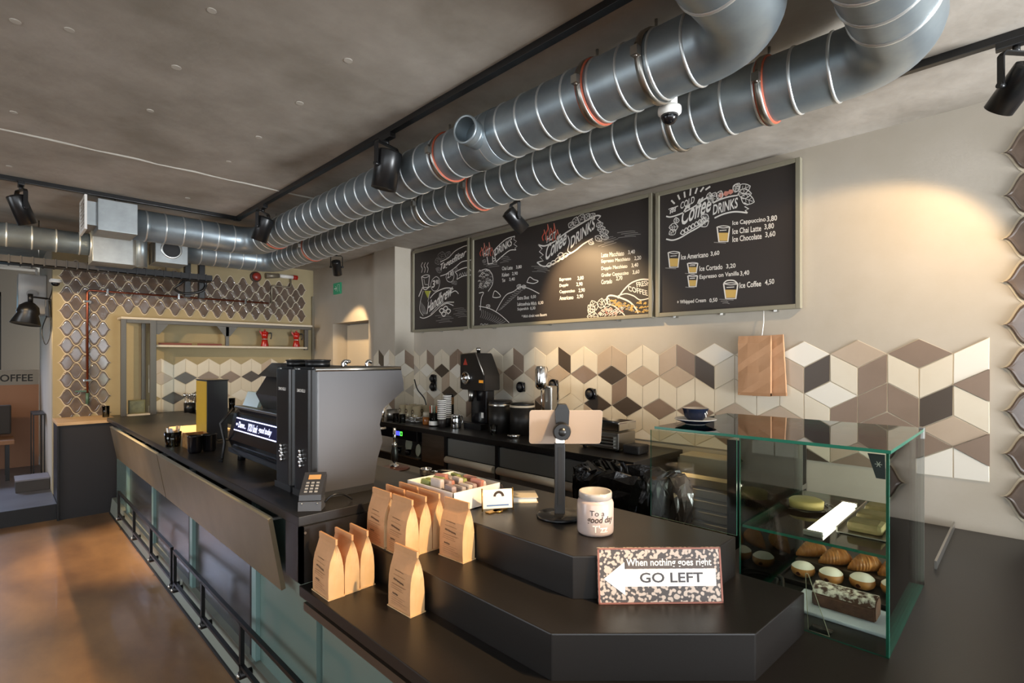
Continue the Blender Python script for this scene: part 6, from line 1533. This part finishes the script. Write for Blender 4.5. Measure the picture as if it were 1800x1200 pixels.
# heading with ribbon
flames(955, 423, 28, 'rr'); c.text('HOT', 961, 427, 977, 418, 12, True, .15)
c.line([(946, 430), (958, 432), (975, 424), (995, 409), (1015, 397), (1030, 388), (1048, 379), (1056, 380)], .012)
c.line([(944, 461), (955, 468), (972, 464), (990, 452), (1010, 441), (1025, 429), (1042, 419)], .012); c.line([(946, 430), (953, 437), (948, 442), (955, 448), (949, 452), (955, 458), (944, 461)], .009, n=1)
c.text('Coffee', 959, 459, 996, 428, 26, True, .35); c.text('DRINKS', 1003, 437, 1046, 401, 20, True, .12); c.line([(998, 414), (1001, 425), (998, 440), (1003, 444)], .009)
for (u, v, a, b) in ((1000, 400, 8, -10), (1010, 397, 4, -16), (1018, 392, 8, -16), (1028, 388, 8, -13), (1036, 384, 10, -9), (1048, 398, 12, -6), (1050, 404, 14, -4), (1054, 410, 16, -3), (1056, 414, 14, 4), (1046, 415, 12, 8), (1034, 424, 10, 4)): c.leaf(u, v, a, b, .7)
for (u, v) in ((965, 466), (972, 462), (980, 457), (988, 453), (994, 449), (985, 448)): c.line([(u - 5, v + 1), (u, v - 4), (u + 5, v - 2), (u, v + 3)], .008, closed=True)
c.scribble(1050, 424, 40, -12, 5); c.scribble(1085, 409, 45, -4, 4); c.scribble(934, 468, 35, 2, 4); c.line([(1056, 380), (1050, 386), (1056, 390), (1052, 393)], .008, n=1)
for i, (s, p) in enumerate((('Espresso', '2,00'), ('Doppio', '2,90'), ('Cappuccino', '2,90'), ('Americano', '2,90'))):
    v = 495.5 + i * 10.7; c.text(s, 983.5, v, [1004, 999, 1010.5, 1008][i], v - 2, 7, True); c.text(p, [1015, 1013, 1017, 1014][i], v - 2.4, [1026, 1024, 1028, 1025][i], v - 3.3, 7.5, True)
for i, (s, p) in enumerate((('Latte Macchiato', '3,40'), ('Espresso Macchiato', '2,20'), ('Doppio Macchiato', '3,40'), ('Großer Cappuccino', '3,60'), ('Cortado', '2,70'))):
    v = [452.5, 464, 476.5, 488.5, 499.5][i]; u1 = [1097, 1108, 1103, 1105, 1076][i]; c.text(s, 1057, v, u1, v - .088 * (u1 - 1057), 8, True); c.text(p, [1104, 1115, 1110, 1112, 1083][i], v - 4.6 - (1 if i else 0), [1116, 1127, 1122, 1124, 1094][i], v - 6 - (1 if i else 0), 8, True)
# coffee sack
c.line([(1086, 524), (1096, 510), (1110, 497), (1128, 491), (1147, 492)], .011); c.line([(1086, 520), (1100, 516), (1114, 520), (1126, 527), (1148, 522)], .008); c.line([(1147, 492), (1148, 522), (1147, 549)], .006, n=1)
c.text('FRESH', 1118, 505, 1143, 501, 9, True, -.25); c.text('COFFEE', 1104, 511, 1139, 520, 9, True, -.2)
c.line([(1068, 534), (1067, 523), (1074, 519), (1090, 523), (1106, 530), (1116, 540), (1122, 550)], .013); c.line([(1068, 534), (1080, 538), (1092, 548), (1098, 554)], .009)
for k in range(90):
    u = 1072 + random.random() * 74; v0_ = 524 + max(0, (u - 1074) * .30 if u < 1118 else 4); v = v0_ + 2 + random.random() * (10 if u < 1112 else 21)
    if v < 549 and u < 1146: c.line([(u - 2, v), (u + .5, v - 1.6), (u + 2, v + .4)], .009, 'y' if k % 4 else 'g', 2)
for k in range(60):
    u = 1052 + random.random() * 42; v = 540 + random.random() * 14
    if v > 556 - (u - 1034) * .45 and v < 556: c.line([(u - 2.5, v), (u, v - 2.5), (u + 2.5, v), (u, v + 2)], .005, 'w' if k % 3 else 'p', 2)
for (u, v, a, b) in ((1048, 545, -8, -17), (1056, 542, 2, -18), (1062, 540, 8, -16), (1046, 552, -13, -8), (1052, 556, -20, 0), (1044, 548, -10, -12)): c.leaf(u, v, a, b, .75)
c.line([(844, 570), (847, 569), (849, 571), (852, 569), (855, 570), (858, 569)], .004)
c.done(t)
# -- third board
t = frame_board('menu_board', 'square chalkboard nearest the entrance with cold drinks and tumbler drawings', 1.955, .985, 1.905, 2.82)
c = Chalk()
for k in range(7): a = (1186 + k * 9, 358 - k * 3.4 - (k > 0) * 4); c.line([a, (a[0] + (-6 + k * 2.4), a[1] - (6 + (3 - abs(k - 3)) * 2.2))], .012, n=1)
c.text('COLD', 1196, 368, 1221, 356, 12, True, .1)
c.line([(1171, 380), (1180, 381), (1200, 374), (1222, 362), (1240, 349), (1254, 343)], .010); c.line([(1171, 420), (1182, 422), (1195, 418), (1212, 408), (1228, 399), (1244, 387)], .010)
c.text('Coffee', 1198, 397, 1251, 370, 31, True, .4); c.text('DRINKS', 1253, 378, 1297, 365, 18, True, .12)
c.line([(1253, 357), (1265, 351), (1280, 346), (1297, 343)], .009); c.line([(1256, 383), (1272, 376), (1292, 372), (1314, 374)], .010); c.line([(1314, 374), (1310, 370), (1316, 367), (1309, 363), (1315, 360), (1308, 356)], .007, n=1)
for (u, v, a, b) in ((1246, 352, 2, -14), (1250, 356, 8, -18), (1254, 355, -10, -6), (1262, 350, 6, -15), (1290, 336, 10, -14), (1297, 335, 22, -8), (1297, 341, 24, -1), (1302, 346, 24, 9), (1292, 338, 4, -15)): c.leaf(u, v, a, b, .7)
for (u, v) in ((1267, 343), (1276, 340), (1284, 337)): c.fill([(u - 5, v + 2), (u - 2, v - 4), (u + 4, v - 4), (u + 5, v + 1), (u, v + 5)], 'p')
c.leaf(1190, 392, -2, -10, .9); c.leaf(1192, 398, -16, 2, .8); c.leaf(1188, 404, -12, 8, .7); c.leaf(1246, 385, -14, -6, .8); c.leaf(1246, 388, -18, 8, .7)
for k in range(7): u, v = 1200 + k * 6, 409 - k * 3.6; c.line([(u - 4, v + 1), (u, v - 5), (u + 4, v - 1), (u, v + 3)], .007, closed=True)
for k in range(3): c.line([(1178 + k * 4, 376 - k * 2), (1180 + k * 4, 368 - k * 2), (1186 + k * 3, 364 - k)], .007)
c.scribble(1175, 368, 14, -4, 3, 'w', .006)
c.cup(1271.5, 424.5, 22, 26)
for i, (s, p, u1) in enumerate((('Ice Cappuccino', '3,80', 1346), ('Ice Chai Latte', '3,80', 1338), ('Ice Chocolate', '3,60', 1339))):
    v = 398 + i * 13.8; c.text(s, 1287.5, v, u1, v - .115 * (u1 - 1287), 10, True); c.text(p, [1348, 1343.5, 1345][i], v - 7, [1366, 1360.5, 1363][i], v - 9.2, 11, True)
c.cup(1184.5, 469.5, 20, 26); c.text('Ice Americano', 1197, 456.5, 1245, 451.5, 9, True); c.text('3,60', 1249, 451, 1264.5, 449, 9, True)
c.cup(1217.5, 479.5, 18, 17); c.text('Ice Cortado', 1229.5, 476.5, 1270, 473, 9, True); c.text('3,20', 1276.5, 473, 1293, 471.5, 9, True)
c.cup(1217.5, 503.5, 17, 19); c.text('Espresso on Vanilla', 1229.5, 492.5, 1299, 486, 9.5, True); c.text('3,40', 1301, 486, 1317, 484, 9.5, True)
c.cup(1284.5, 524.5, 25, 26); c.line([(1272, 498), (1278, 493), (1290, 493), (1297, 499)], .008); c.text('Ice Coffee', 1300, 506.5, 1338, 503, 10, True); c.text('4,50', 1344.5, 502.5, 1361, 500, 10.5, True)
c.text('+ Whipped Cream', 1190, 536, 1241, 532.5, 8.5, True); c.text('0,50', 1247, 532.5, 1261, 531, 8, True); c.scribble(1264, 526, 20, 2, 3)
c.done(t)
for _o in ALL:
    if '_o' in _o: del _o['_o']
